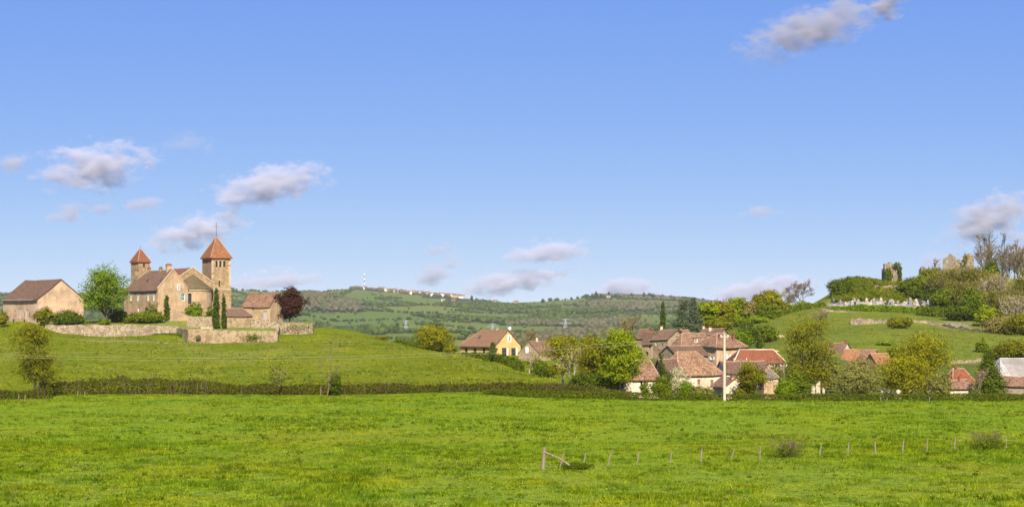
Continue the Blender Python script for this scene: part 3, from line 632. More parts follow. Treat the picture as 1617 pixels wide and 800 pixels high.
zc = tw.z(456.5, 0, 0); quoins(tw, zc+0.3, tw.he-0.4, [(0, 0), (tw.w, 0)])
for i, px in enumerate((345.1, 351.2)):
    u = tw.solve((0, 0), 'x', px); MB().tube([(u, -0.03, tw.z(421.5, u, 0)), (u, -0.03, tw.z(411.5, u, 0))], 0.11, 7).build('colonnette', M['stone_light'], tw.root)
MB().box(-0.16, tw.w+0.16, -0.16, tw.l+0.16, zc-0.15, zc+0.15).build('string_course', M['stone_light'], tw.root)
MB().box(-0.12, tw.w+0.12, -0.12, 0.3, -1.2, zc-0.15).build('lower_stage', M['stone_tower'], tw.root)
zt = tw.z(352, *c); mb = MB(); mb.tube([(*c, za-0.1), (*c, zt)], 0.06, 6); zb_ = tw.z(357.5, *c)
mb.tube([(c[0]-0.75, c[1], zb_), (c[0]+0.75, c[1], zb_)], 0.05, 6); mb.tube([(c[0]-0.4, c[1], zt-0.15), (c[0]+0.4, c[1], zt-0.15)], 0.035, 5); mb.tube([(*c, za+0.1), (*c, za+0.35), (*c, za+0.6)], [0.06, 0.17, 0.06], 7); mb.build('iron_cross', M['metal'], tw.root)
bt = House('bell_turret', 'small stone bell turret with red pyramid cap behind the priory roof', 'turret', 218.5, 530, 35, 206.8, 236.5, 412, 'stone_tower', zb=H(XW(218, 520), 520))
bt.opening('L', 212.5, 416, 421.5, 2.2, 'void', arch=True); bt.opening('R', 227.5, 416, 421.5, 2.8, 'void', arch=True)
bt.hips = (0, 0); bt.axis = 'y'; bt.hr = 0; c, za = pyramid(bt, 392, M['roof_bell'], 0.3); bt.finish(flat_top=True)
MB().tube([(*c, za), (*c, za+0.5)], 0.07, 6).build('finial', M['metal'], bt.root)
# -- hilltop outbuildings
h = House('stone_shed', 'low stone shed with brown hipped roof right of the cypresses', 'shed', 358.5, 480, 12, 354, 399, 499, 'stone_warm')
h.roof(487.5, 'x', M['roof_brown'], hips=(0.02, 0.33), over=0.3); h.finish()
h = House('stone_cottage', 'cream stone cottage with mossy brown roof left of the dark red tree', 'cottage', 426, 498, 62, 383.5, 447, 482.5, 'render_tan')
h.roof(463.5, 'y', M['roof_old'], over=0.35, og=0.2, sag=0.1, cover=M['roof_orange'])
h.opening('L', 399.5, 484.8, 489.5, 2.4, 'void'); h.opening('L', 418.5, 491, 505, 6.5, 'door', fill='door_grey', sill=False)
h.finish()
# -- yellow villa and its neighbours in the valley
h = House('yellow_villa', 'yellow gabled villa with brown tile roof and dark porch openings', 'house', 781, 545, 36, 727.5, 822, 546, 'render_yellow', zb=ZW(562.5, 545))
h.roof(521, 'y', M['roof_villa'], hips=(0, 0.26), over=0.6, og=0.35, sag=0.02, kick=0.25)
h.opening('R', 797, 549, 562, 9, 'void', depth=0.2); h.opening('R', 812, 549, 562, 9, 'void', depth=0.2)
h.opening('R', 804.3, 529.5, 538.5, 4, surround='frame_white')
for px in (736, 750, 764): h.opening('L', px, 549.5, 557, 4.5, 'void')
h.finish()
for px, w in ((801, 2), (815.5, 2)):
    u = h.solve((0, 0), 'x', px); h.fbox(MB(), 'R', u-0.25, u+0.25, 0.1, 2.4, 0.02, 0.1).build('door_panel', M['white'], h.root)
t = h.solve((h.w*0.25, 0), 'y', 757); x = h.w*0.25; k = (h.hr-h.he)/h.rx; zz = h.he+(h.hr-h.he)*0.5+0.2
MB().add([(x-0.4, t-0.4, zz-0.4*k), (x-0.4, t+0.4, zz-0.4*k), (x+0.4, t+0.4, zz+0.4*k), (x+0.4, t-0.4, zz+0.4*k)], [(3, 2, 1, 0)]).build('skylight', M['glass'], h.roof_o)
mb = MB(); n = 14; mb.add([(0, 0, 0)]+[(math.cos(2*math.pi*i/n)*0.5, -0.14, math.sin(2*math.pi*i/n)*0.5) for i in range(n)], [(0, 1+(i+1) % n, 1+i) for i in range(n)]+[tuple(range(1, n+1))])
dish = mb.build('satellite_dish', M['white'], h.root, (h.rx+0.3, -0.5, h.hr+0.55)); MB().tube([(0, 0.05, 0), (0, 0.3, -0.9)], 0.05, 5).build('dish_arm', M['galv'], dish)
mb = MB(); mb.tube([(h.rx+0.5, 0.8, h.hr), (h.rx+0.5, 0.8, h.hr+1.7)], 0.035, 5); mb.tube([(h.rx-0.2, 0.8, h.hr+1.6), (h.rx+1.4, 0.8, h.hr+1.6)], 0.03, 4)
for i in range(6): mb.tube([(h.rx-0.1+i*0.28, 0.5, h.hr+1.6), (h.rx-0.1+i*0.28, 1.1, h.hr+1.6)], 0.02, 4)
mb.build('aerial', M['galv'], h.root); h.chimney(785, 518, 522, 3.6, 'render_white', cap='stone_light')
h = House('stone_farmhouse', 'old stone farmhouse with pale gable and brown roof right of the yellow villa', 'house', 851, 522, 58, 819, 884, 557, 'stone_house')
h.roof(538.5, 'x', M['roof_old'], over=0.35, og=0.2, sag=0.12); h.opening('L', 832.5, 547.5, 557, 4, 'door', fill='frame_white', sill=False)
h.finish(); h.chimney(848, 531, 540, 3.5, 'render_white')
h = House('stone_lean_to', 'small stone outhouse with steep little gable in front of the farmhouse', 'outhouse', 871, 508, 62, 848, 879, 566, 'stone_house')
h.roof(552, 'x', M['roof_old'], over=0.25); h.finish()
h = House('tiled_outbuilding', 'brown roofed outbuilding peeping from behind the yellow villa', 'outbuilding', 744, 575, 30, 731, 760, 541, 'stone_house')
h.roof(529, 'y', M['roof_old'], hips=(0.2, 0.3)); h.finish()
# -- village
def vill_house(name, label, xc, d, th, xl, xr, ye, yr, axis, wall, roof, hips=(0, 0), over=0.35, rf=0.5, sag=0.1, ll=None, cat='house', cover=None, og=0.2):
    h = House(name, label, cat, xc, d, th, xl, xr, ye, wall, ll=ll); h.roof(yr, axis, M[roof], hips=hips, over=over, rf=rf, sag=sag, cover=cover, og=og); return h
h = vill_house('village_house', 'low cream house under brown roof behind the large yellow green tree', 984, 296, 8, 978, 1040, 597, 568, 'x', 'render_white', 'roof_old', hips=(0.1, 0.12), ll=7)
h.opening('R', 1013, 598.5, 616, 3.2, 'void'); h.opening('R', 1027, 606, 611, 5, cross=False); h.finish()
h = vill_house('village_shed', 'small dark tiled shed roof between shrubs left of the blossoming bush', 1046, 312, 10, 1040, 1072, 584, 567, 'x', 'stone_house', 'roof_dark', ll=5, cat='shed'); h.finish()
h = vill_house('village_house', 'white cottage with big mottled orange roof and brown shutters behind the hedge', 1071, 322, 33, 1043, 1140, 589, 555.5, 'x', 'render_white', 'roof_mix', hips=(0.18, 0.40), og=0.3)
h.opening('R', 1103.5, 599, 607, 5, 'door', fill='shutter_brown', sill=False); h.opening('R', 1124.5, 599.5, 612, 5, 'door', fill='shutter_brown', sill=False)
h.opening('R', 1103.5, 591.5, 594.5, 2, 'void'); h.opening('R', 1124.5, 591.5, 594.5, 2, 'void'); h.finish()
h = vill_house('village_outhouse', 'white walled outhouse with sloping brown roof at the concrete pole', 1146, 296, 18, 1140, 1185, 609, 595, 'y', 'render_white', 'roof_old', rf=0.42, ll=5, cat='outhouse'); h.opening('R', 1173, 612, 618, 3, 'door', fill='shutter_brown', sill=False); h.finish(); h.chimney(1157, 592, 602, 6, 'render_cream', frac=0.3)
h = vill_house('village_house', 'low house with long dark roof below the red roofed barn', 1147, 335, 12, 1141, 1215, 588, 571, 'x', 'render_white', 'roof_dark', ll=6.5); h.finish(); h.chimney(1151, 578, 588, 5, 'render_cream', frac=0.2)
h = vill_house('village_house', 'cream two storey house with hipped roof and two orange chimneys', 1131.5, 405, 30, 1116, 1176, 545.5, 525, 'x', 'render_cream', 'roof_old', hips=(0.42, 0.35), over=0.55, ll=8)
h.opening('R', 1150.5, 559, 570, 3.2, shutters='shutter_white'); h.opening('L', 1124.5, 563, 567.5, 3, shutters='shutter_white'); h.opening('L', 1123.5, 555.5, 557.5, 2.2, 'void')
for px in (1153.5, 1167): h.opening('R', px, 547, 548.5, 1.4, 'void')
h.finish(); h.chimney(1136, 527, 541, 4.5, 'brick', frac=0.25); h.chimney(1158.5, 526, 541, 4.5, 'brick', frac=0.2)
h = vill_house('village_house', 'long brown roofed wing with two dormers beside the cream two storey house', 1076, 425, 28, 1060, 1121, 544.5, 526, 'x', 'stone_house', 'roof_old', hips=(0.2, 0), sag=0.14)
for px in (1099, 1118):
    t = h.solve((0, 0.15*h.W), 'x', px); y0 = 0.1*h.W; z0 = h.he+(h.hr-h.he)*0.2
    o = MB().box(t-0.45, t+0.45, y0, y0+1.6, z0, z0+1.0).build('dormer', M['render_white'], h.root)
    MB().add([(t-0.6, y0-0.15, z0+0.98), (t+0.6, y0-0.15, z0+0.98), (t+0.6, y0+1.9, z0+1.12), (t-0.6, y0+1.9, z0+1.12), (t-0.6, y0-0.15, z0+1.08), (t+0.6, y0-0.15, z0+1.08), (t+0.6, y0+1.9, z0+1.22), (t-0.6, y0+1.9, z0+1.22)], [(3,2,1,0),(4,5,6,7),(0,1,5,4),(1,2,6,5),(2,3,7,6),(3,0,4,7)]).build('dormer_roof', M['roof_old'], o)
    MB().box(t-0.3, t-0.02, y0-0.03, y0+0.02, z0+0.15, z0+0.85).build('dormer_pane', M['glass'], o)
h.finish()
h = vill_house('village_outhouse', 'low dark roofed lean to below the dormered wing', 1068, 372, 28, 1056, 1118, 560, 546, 'x', 'stone_house', 'roof_dark', ll=6, cat='outhouse'); h.finish()
h = vill_house('village_house', 'dark roofed house with two white chimneys topmost in the village', 1137, 478, 62, 1104, 1149, 526.5, 519, 'y', 'render_cream', 'roof_dark', over=0.3); h.finish(); h.chimney(1111.5, 513, 521, 3.5, 'render_white'); h.chimney(1122, 515, 525, 6, 'render_white', frac=0.35)
h = vill_house('village_house', 'tall grey stone house with lit gable and brown roof below the pointed cypress', 1054.5, 470, 40, 1029.6, 1082.5, 534.5, 520.5, 'y', 'stone_house', 'roof_brown', over=0.35, sag=0.08, og=0.3)
h.opening('L', 1036, 540, 545, 2, cross=False); h.opening('L', 1046, 541, 546, 2, 'void'); h.opening('L', 1040, 552, 560, 2.5, 'door', fill='shutter_brown', sill=False); h.opening('R', 1069, 530, 535, 1.8, 'void')
h.finish(); h.chimney(1044.5, 513.5, 522, 4.5, 'render_white')
h = vill_house('village_house', 'brown roofed house with balconies stepping down left of the grey stone house', 1031, 474, 40, 1014, 1040, 541.5, 524, 'y', 'render_tan', 'roof_dark', over=0.3, rf=0.75); h.opening('L', 1026, 545, 550, 2.5, 'void'); h.opening('L', 1022, 555, 561, 3, 'void'); h.finish()
h = vill_house('village_house', 'small reddish roof behind the lit gable of the grey stone house', 1084, 492, 28, 1074, 1096, 530, 520.5, 'x', 'stone_house', 'roof_old', ll=6); h.finish(); h.chimney(1075, 517.5, 522, 3, 'render_white')
h = vill_house('village_house', 'small dark roofed house with red chimney leftmost of the village', 1022, 500, 50, 1005, 1034, 532, 520, 'y', 'stone_house', 'roof_dark'); h.finish(); h.chimney(1028, 517, 525, 4.5, 'brick')
h = vill_house('barn', 'long barn with plain brick red hipped roof in the village', 1161, 372, 4, 1155, 1238, 571.5, 552.5, 'x', 'stone_house', 'roof_red', hips=(0.17, 0.12), over=0.4, sag=0.04, ll=8.5, cat='barn', cover=M['render_white'])
h.opening('R', 1225, 575, 590, 12, 'void'); h.finish()
h = vill_house('garden_tower', 'little cream square garden tower with slate roof behind the clipped hedge', 1206.5, 300, 14, 1202, 1228.5, 595.5, 582, 'x', 'render_cream', 'roof_slate', hips=(0.4, 0.4), over=0.15, cat='tower', ll=2.6); h.opening('R', 1216.5, 598, 601.5, 1.8, 'void', sill=False); h.finish()
MB().box(-0.08, h.w+0.08, -0.08, h.l+0.08, h.he-0.75, h.he-0.6).build('string_course', M['stone_light'], h.root)
h = vill_house('village_house', 'dark roofed house with white gable and brick chimney right of the big olive tree', 1326.5, 402, 58, 1290, 1348, 562, 541, 'y', 'render_white', 'roof_brown'); h.opening('L', 1318, 563, 569, 5, 'void'); h.finish(); h.chimney(1336, 536, 544, 4.5, 'brick')
h = vill_house('village_house', 'two toned roof house with small stone gable above the grey green bush', 1377, 388, 60, 1328, 1389.5, 571.5, 552.5, 'y', 'stone_house', 'roof_old'); h.opening('L', 1332, 573, 580, 8, 'void'); h.finish()
st = (0, 0); t0 = h.solve(st, 'y', 1353); k = (h.hr-h.he)/h.rx; mb = MB()
mb.add([(-0.35, t0, h.he-0.35*k+0.2), (-0.35, h.l+0.2, h.he-0.35*k+0.2), (h.rx, h.l+0.2, h.hr+0.2), (h.rx, t0, h.hr+0.2)], [(3, 2, 1, 0)]); mb.build('new_tiles', M['roof_orange'], h.roof_o)
h = vill_house('village_house', 'small house with plain orange roof above the yellow green trees', 1386, 384, 22, 1379, 1412, 576, 558.5, 'x', 'render_tan', 'roof_orange', sag=0.03, ll=5); h.finish()
h = vill_house('village_house', 'red roofed house left of the dark pine at the hedge', 1505, 322, 20, 1492, 1538, 601, 582, 'x', 'render_cream', 'roof_red', hips=(0.2, 0.3)); h.finish(); h.chimney(1509, 577.5, 588, 4, 'roof_slate', frac=0.45)
h = vill_house('village_outhouse', 'white walled outhouse with weathered red roof in front of the red roofed house', 1500, 304, 14, 1494, 1534, 611.5, 600, 'x', 'render_white', 'roof_old', ll=4, cat='outhouse'); h.finish(); h.chimney(1514.5, 593.5, 603, 2.6, 'brick', frac=0.4)
h = vill_house('barn', 'barn with pale corrugated roof at the right edge', 1582, 318, 6, 1576, 1680, 594.5, 566.5, 'x', 'wood_grey', 'roof_fibre', hips=(0.16, 0), over=0.3, sag=0.02, ll=11, cat='barn', cover=M['galv']); h.finish()
V = h
mb = MB()
for i in range(34):
    x = 0.2+i*V.w/34; mb.tube([(x, -0.1, V.he+0.12), (x+ (1.6 if x < 1.6 else 0)*0, V.rx-0.15, V.hr+0.17)], 0.05, 4) if x > V.w*0.16 else None
mb.build('roof_corrugation', M['roof_fibre'], h.roof_o)
h = vill_house('lean_to', 'red tiled lean to along the front of the pale roofed barn', 1577, 311, 6, 1572, 1680, 607.5, 594.5, 'x', 'wood_grey', 'roof_old', rf=0.96, ll=3.5, cat='lean-to'); h.finish()
# ---------------------------------------------------------------- stone walls
def wall_run(name, label, pts, mat, thick=0.55, step=1.2, rough=0.12, cat='wall', parent=None, kids=None):
    """pts: (photo column, distance, row of top, row of foot); uneven top course, foot sunk into the ground"""
    P = [np.array([XW(a, b), b, ZW(c, b), ZW(e, b)]) for a, b, c, e in pts]; r = np.random.default_rng(int(abs(pts[0][0]))+5)
    S = []
    for a, b_ in zip(P[:-1], P[1:]):
        n = max(2, int(np.hypot(*(b_-a)[:2])/step)); S += [a+(b_-a)*i/n for i in range(n)]
    S.append(P[-1]); S = np.array(S); k = len(S)
    tng = np.gradient(S[:, :2], axis=0); tng /= np.linalg.norm(tng, axis=1)[:, None]; nrm = np.column_stack([tng[:, 1], -tng[:, 0]])
    V = []
    for i in range(k):
        zt = S[i, 2]+r.normal(0, rough); zf = S[i, 3]-0.9; nz = 4
        for side in (1, -1):
            for j in range(nz+1):
                f = j/nz; off = side*(thick/2+(0.12*(1-f)))+r.normal(0, 0.03); p = S[i, :2]+nrm[i]*off; V.append((p[0], p[1], zf+(zt-zf)*f))
    nz = 4; m = nz+1; Fq = []
    for i in range(k-1):
        a, b_ = i*2*m, (i+1)*2*m
        for j in range(nz): Fq += [(a+j, b_+j, b_+j+1, a+j+1), (a+m+j+1, b_+m+j+1, b_+m+j, a+m+j)]
        Fq.append((a+nz, b_+nz, b_+m+nz, a+m+nz))
    for i in (0, k-1):
        a = i*2*m
        for j in range(nz): Fq.append((a+j, a+j+1, a+m+j+1, a+m+j))
    c = S[k//2]; V = [(v[0]-c[0], v[1]-c[1], v[2]-c[3]) for v in V]
    me = bpy.data.meshes.new(name); me.from_pydata(V, [], Fq); me.update()
    return tag(link(name, me, M[mat], None, (c[0], c[1], c[3])), label, cat)
wall_run('retaining_wall', 'long low stone retaining wall below the lawn and priory house', [(72,470,513.5,519),(100,470,513.5,524),(112,470,513,531),(200,470,513.5,532),(282,469.5,514,531)], 'stone_wall')
wall_run('retaining_wall', 'tall warm stone bastion wall projecting below the cypresses', [(280.5,469,517.5,532),(298.5,450.5,519.5,547.5),(365,450,521,547),(437,450,524,546),(441,474,513,529)], 'stone_warm', rough=0.08)
wall_run('retaining_wall', 'crumbling pale stone wall under the dark red tree', [(400,472,507,528),(445,472,508,526.5),(493,471,511,527.5),(496,490,510,522)], 'stone_wall', rough=0.2)
wall_run('garden_wall', 'grey stone garden wall between priory gable and cypresses', [(296,484,498.5,516),(336,482,499.5,517)], 'stone_house')
wall_run('garden_wall', 'low stone wall stub joining shed and cottage', [(396,477,503,514),(432,480,506,512)], 'stone_warm')
wall_run('field_wall', 'grey broken dry stone wall on the castle hill meadow', [(1343,505,504,514.5),(1357,505,503,515),(1372,505,502,515),(1385,505,505,515),(1400,505,504,514.5)], 'stone_ruin', rough=0.3, step=0.8)
wall_run('field_wall', 'pale long wall curving right below the cemetery bank', [(1408,506,506,515),(1440,505,505,514.5),(1467,503,506,513.5),(1490,500,511,516.5),(1520,490,516,521),(1560,478,521,528),(1592,470,528,536)], 'stone_wall', rough=0.15)
wall_run('cemetery_wall', 'dark stone retaining wall left of the cemetery hedge', [(1298,535,487,499),(1312,534,489,500),(1335,533,492,502),(1358,532,494,502)], 'stone_ruin', rough=0.2)
wall_run('castle_wall', 'ivy grown rampart wall below the ruined tower', [(1318,591,455,476),(1345,591,453.5,476),(1385,591,451.5,475),(1430,591,450.5,474)], 'stone_ruin', rough=0.15)
wall_run('field_wall', 'low pale wall behind the red roofed house on the slope', [(1500,392,570,576),(1530,396,567,573),(1552,400,565,571)], 'stone_wall', rough=0.15)
wall_run('field_wall', 'low pale wall above the red barn roof', [(1195,420,551,557),(1230,420,551.5,557)], 'stone_light', rough=0.1)
o = MB().box(0, 2.9, 0, 0.4, -0.5, 0.42).box(-0.08, 2.98, -0.06, 0.46, 0.42, 0.5).build('stone_trough', M['stone_light'], None, (XW(317, 466), 466, ZW(518.6, 466))); tag(o, 'pale stone trough at the foot of the grey garden wall', 'trough')
o = MB(); x0, y0 = XW(30, 472), 472; z0 = H(x0, y0)
o.box(-1.6, 1.6, -0.3, 0.3, 0.65, 0.74).box(-1.4, -1.25, -0.25, 0.25, -0.1, 0.65).box(1.25, 1.4, -0.25, 0.25, -0.1, 0.65).box(-1.6, 1.6, -0.7, -0.45, 0.38, 0.44).box(-1.6, 1.6, 0.45, 0.7, 0.38, 0.44).box(-1.35, -1.25, -0.7, 0.7, 0.3, 0.38).box(1.25, 1.35, -0.7, 0.7, 0.3, 0.38)
tag(o.build('picnic_table', M['wood_dark'], None, (x0, y0, z0)), 'dark wooden picnic table in front of the tan barn', 'table')
# ---------------------------------------------------------------- castle ruins
def ruin(name, label, px0, px1, d, prof, th, dep, holes=(), cat='ruin', mat='stone_ruin'):
    """prof: list of (fraction, row of broken top) along the front; hollow, walls 0.8 m thick; th turns the plan"""
    xc = (px0+px1)/2; Wd = (px1-px0)*d/F; zb = H(XW(xc, d), d)-0.5
    r = empty(name, (XW(xc, d), d, zb), math.radians(th), label, cat); rr = np.random.default_rng(int(px0))
    def side(p0, p1, prof_, hs):
        n = max(6, int(np.hypot(*(np.array(p1)-p0))/0.35)); p0 = np.array(p0, float); p1 = np.array(p1, float); t = (p1-p0)/np.linalg.norm(p1-p0); nn = np.array([t[1], -t[0]])
        fs_ = np.linspace(0, 1, n+1); tops = np.interp(fs_, [a for a, _ in prof_], [ZW(b, d)-zb for _, b in prof_])+rr.normal(0, 0.16, n+1)
        mb = MB(); L = np.linalg.norm(p1-p0)
        for i in range(n):
            fa, fb = fs_[i], fs_[i+1]; zt = (tops[i]+tops[i+1])/2; spans = [(-1.5, zt)]
            for (ha, hb, hz0, hz1) in hs:
                if ha < (fa+fb)/2 < hb:
                    spans = [(-1.5, ZW(hz1, d)-zb), (ZW(hz0, d)-zb, zt)]
            for (a0, a1) in spans:
                if a1-a0 < 0.05: continue
                q = [p0+t*L*fa, p0+t*L*fb]; o1 = nn*rr.uniform(-0.03, 0.06); V = []
                for zz in (a0, a1):
                    for pt, off in ((q[0], o1), (q[1], o1), (q[1], -nn*0.8), (q[0], -nn*0.8)): V.append((pt[0]+off[0], pt[1]+off[1], zz))
                mb.add(V, [(3,2,1,0),(4,5,6,7),(0,1,5,4),(1,2,6,5),(2,3,7,6),(3,0,4,7)])
        mb.build('broken_wall', M[mat], r)
    w = Wd/2
    side((-w, 0), (w, 0), prof, holes)
    pl = prof[0][1]; pr = prof[-1][1]
    side((w, 0), (w, dep), [(0, pr), (0.5, pr+2), (1, pr-1)], ()); side((-w, dep), (-w, 0), [(0, pl+5), (0.5, pl+3), (1, pl)], ()); side((w, dep), (-w, dep), [(0, pr), (0.5, pr+9), (1, pl+6)], ())
    return r
rt = ruin('ruined_tower', 'ivy clad ruined stone tower on the grassy rampart', 1399, 1423, 612, [(0, 420), (0.1, 417), (0.28, 414), (0.42, 416), (0.5, 420), (0.6, 416), (0.75, 414.5), (0.88, 419), (1, 421)], 10, 4.0, [(0.36, 0.46, 434, 439)])
o = MB().box(-3.2, -2.1, -0.5, 0.7, ZW(429.5, 612)-rt.location[2], ZW(416.5, 612)-rt.location[2]).add([(-3.2, -0.5, 0), (-2.1, -0.5, 0), (-2.1, 0.7, 0), (-3.2, 0.7, 0)], []).build('corbelled_turret', M['stone_ruin'], rt)
ruin('ruined_wall', 'small broken wall stump left of the large ruined gatehouse', 1454.5, 1463, 616, [(0, 421), (0.5, 420), (1, 424)], 14, 1.8)
rg = ruin('ruined_keep', 'large ruined keep with two broken gables above the woods', 1489.5, 1537, 624, [(0, 409), (0.06, 407), (0.22, 400.5), (0.32, 401.5), (0.42, 408.5), (0.55, 409.5), (0.68, 408), (0.8, 401.5), (0.9, 400), (1, 404.5)], -14, 5.5, [(0.3, 0.37, 413, 417.5), (0.6, 0.67, 414, 420), (0.12, 0.17, 411, 414)])
# ---------------------------------------------------------------- cemetery
gr_ = np.random.default_rng(21)
def grave_mesh(kind):
    mb = MB()
    if kind == 0: mb.box(-0.45, 0.45, 0, 0.16, 0, 1.0).add([(-0.45, 0, 1.0), (0.45, 0, 1.0), (0.45, 0.16, 1.0), (-0.45, 0.16, 1.0), (0, 0, 1.25), (0, 0.16, 1.25)], [(0, 1, 4), (2, 3, 5), (1, 2, 5, 4), (3, 0, 4, 5)])
    elif kind == 1: mb.box(-0.14, 0.14, 0, 0.14, 0.3, 1.9).box(-0.5, -0.14, 0.01, 0.13, 1.25, 1.5).box(0.14, 0.5, 0.01, 0.13, 1.25, 1.5).box(-0.4, 0.4, -0.15, 0.3, 0, 0.3)
    elif kind == 2: mb.box(-0.35, 0.35, 0, 0.35, 0, 1.6).add([(-0.42, -0.06, 1.6), (0.42, -0.06, 1.6), (0.42, 0.41, 1.6), (-0.42, 0.41, 1.6), (0, 0.17, 2.1)], [(3, 2, 1, 0), (0, 1, 4), (1, 2, 4), (2, 3, 4), (3, 0, 4)])
    else: mb.box(-0.6, 0.6, 0, 0.14, 0, 0.85)
    return mb.mesh('headstone')
GM = [grave_mesh(i) for i in range(4)]
slab = MB().box(-0.5, 0.5, -2.0, -0.02, 0, 0.32).mesh('grave_slab')
gmats = ['marble', 'marble', 'marble_grey', 'marble_pink', 'marble_grey', 'marble_dark']
cache = {}
def gcopy(me, mt):
    if (me.name, mt) not in cache: c = me.copy(); c.materials.clear(); c.materials.append(M[mt]); cache[(me.name, mt)] = c
    return cache[(me.name, mt)]
KL = ['gravestone with pointed top', 'stone cross on a plinth', 'tall pillar gravestone', 'low wide gravestone']; CL = {'marble': 'pale', 'marble_grey': 'grey', 'marble_pink': 'pinkish', 'marble_dark': 'near black'}
for row, (d0, n) in enumerate(((547, 30), (554, 28), (562, 26), (570, 20))):
    for i in range(n):
        px = 1307+row*4 + (1478-row*8-1307)*(i+gr_.uniform(-0.3, 0.3))/n; d = d0+gr_.uniform(-1.6, 1.6); x = XW(px, d)
        k = int(gr_.choice([0, 0, 1, 2, 3, 3])); mt = str(gr_.choice(gmats)); sc_ = gr_.uniform(0.8, 1.2)
        e = empty('gravestone', (x, d, H(x, d)-0.05), gr_.normal(0, 0.12), CL[mt]+' '+KL[k]+' in the hillside cemetery', 'gravestone', 'gravestones in the hillside cemetery: '+CL[mt]+' '+KL[k]); e.scale = (sc_, sc_, sc_)
        link('headstone', gcopy(GM[k], mt), None, e); link('grave_slab', gcopy(slab, str(gr_.choice(gmats))), None, e)
# ---------------------------------------------------------------- poles and wires
def pole(name, label, px, d, yt, yb, r0, r1, mat, arm=0.0, cat='pole', ins=True):
    x = XW(px, d); zt = ZW(yt, d); zb = min(H(x, d), ZW(yb, d)); e = empty(name, (x, d, zb), 0, label, cat)
    MB().tube([(0, 0, -0.5), (0, 0, zt-zb)], [r0, r1], 8).build('shaft', M[mat], e)
    if arm:
        b = MB().box(-arm, arm, -0.05, 0.05, zt-zb-0.45, zt-zb-0.33).build('crossarm', M['galv'] if mat == 'concrete' else M['wood_grey'], e)
        for q in (-0.9, 0, 0.9): MB().tube([(arm*q, 0, zt-zb-0.33), (arm*q, 0, zt-zb-0.18), (arm*q, 0, zt-zb-0.12)], [0.05, 0.07, 0.03], 6).build('insulator', M['white'], b)
    return np.array([x, d, zt-0.35])
p0 = pole('utility_pole', 'pale concrete utility pole in front of the clipped hedge', 1144, 266, 527, 629, 0.22, 0.15, 'concrete', 0.55)
p1 = pole('utility_pole', 'brown wooden utility pole behind the hedge, just right of the concrete pole', 1169, 302, 564, 621, 0.13, 0.1, 'wood_grey', 1.1)
p2 = pole('utility_pole', 'grey wooden utility pole beside the big olive tree', 1237.6, 300, 574, 620, 0.14, 0.11, 'wood_grey', 0.5)
p3 = pole('utility_pole', 'concrete utility pole beyond the left edge of the meadow', -500, 262, 527, 629, 0.22, 0.15, 'concrete', 0.55)
def wire(label, a, b_, sag, r=0.009):
    pts = [a+(b_-a)*t-np.array([0, 0, sag*4*t*(1-t)]) for t in np.linspace(0, 1, 40)]; c = pts[20]
    tag(MB().tube([p-c for p in pts], r, 4).build('overhead_wire', M['concrete'], None, c), label, 'wire')
for i, dz in enumerate((0.12, -0.22)): wire('upper thin wire sagging across the hill meadow' if not i else 'lower thin wire sagging across the hill meadow', p0+np.array([-0.5+i, 0, dz+0.2]), p3+np.array([-0.5+i, 0, dz+0.2]), 3.3)
wire('short wire from the concrete pole to the wooden pole by the olive tree', p0+np.array([0.4, 0, 0.1]), p2+np.array([0, 0, 0.2]), 0.6); wire('short wire between the two wooden poles', p1+np.array([0.9, 0, 0.2]), p2+np.array([-0.4, 0, 0.2]), 0.3)
# ---------------------------------------------------------------- field fence
FP = [((860,705),(857.4,740.5),0.13),((891,712),(884.5,737),0.06),((925,714),(922,732),0.05),((965.6,711.5),(960,734.5),0.055),((1009.5,711.5),(1005.5,733),0.055),((1060.7,712),(1058,731.5),0.055),((1108.7,706.4),(1106.6,729.5),0.06),((1159.6,710),(1152.8,729),0.055),((1200.4,703.6),(1200,727),0.05),((1248,702),(1248,722),0.05),((1297,701),(1294,721),0.055),((1340.5,698),(1338.5,720.5),0.055),((1382,696.6),(1382,718),0.06),((1427,695),(1425,716),0.06),((1464,694),(1464,714),0.05),((1508,691),(1507.4,712),0.055),((1589,688),(1589,708.5),0.055)]
ORD = ['thick weathered corner post with slanting brace at the left end of the fence','leaning fence post crossed by the slanting brace','short leaning fence post beside the dark grass tuft','fence post leaning right, third from the corner post','leaning grey fence post, fourth from the corner post','short leaning fence post, fifth from the corner post','pale upright fence post beside a brown molehill','strongly leaning fence post, seventh from the corner post','thin upright fence post left of the bramble clump','dark fence post standing inside the bramble clump','leaning fence post just right of the bramble clump','grey fence post second to the right of the bramble clump','dark upright fence post midway between the two bramble clumps','sturdy leaning fence post, third left of the right bramble clump','thin fence post, second left of the right bramble clump','fence post at the left edge of the right bramble clump','last fence post at the right end of the fence']
for (tp, bt_, r), lb in zip(FP, ORD):
    d = CAMH*F/(bt_[1]-YH); x, z = XW(bt_[0], d), H(XW(bt_[0], d), d); tx, tz = XW(tp[0], d)-x, ZW(tp[1], d)-ZW(bt_[1], d)
    e = empty('fence_post', (x, d, z), 0, lb, 'fence post', 'posts of the pasture fence'); rr = random.Random(int(bt_[0])); mb = MB()
    pts = [(-tx*0.2, 0, -0.25)]+[(tx*f+rr.uniform(-.012, .012), rr.uniform(-.012, .012), tz*f) for f in (0.0, 0.35, 0.7, 1.0)]; mb.tube(pts, [r*1.05, r, r*rr.uniform(.9, 1.05), r*rr.uniform(.85, 1), r*0.82], 7)
    mb.build('stake', M['wood_grey'], e)
    if r > 0.1:
        ex, ez = XW(906, d)-x, ZW(730.5, d)-ZW(bt_[1], d); bd = -0.25
        MB().tube([(tx*0.75, bd*0.3, tz*0.78), (ex*0.5, bd, (tz*0.78+ez)/2), (ex, bd, ez-0.35)], [0.075, 0.07, 0.065], 7).build('brace', M['wood_grey'], e)
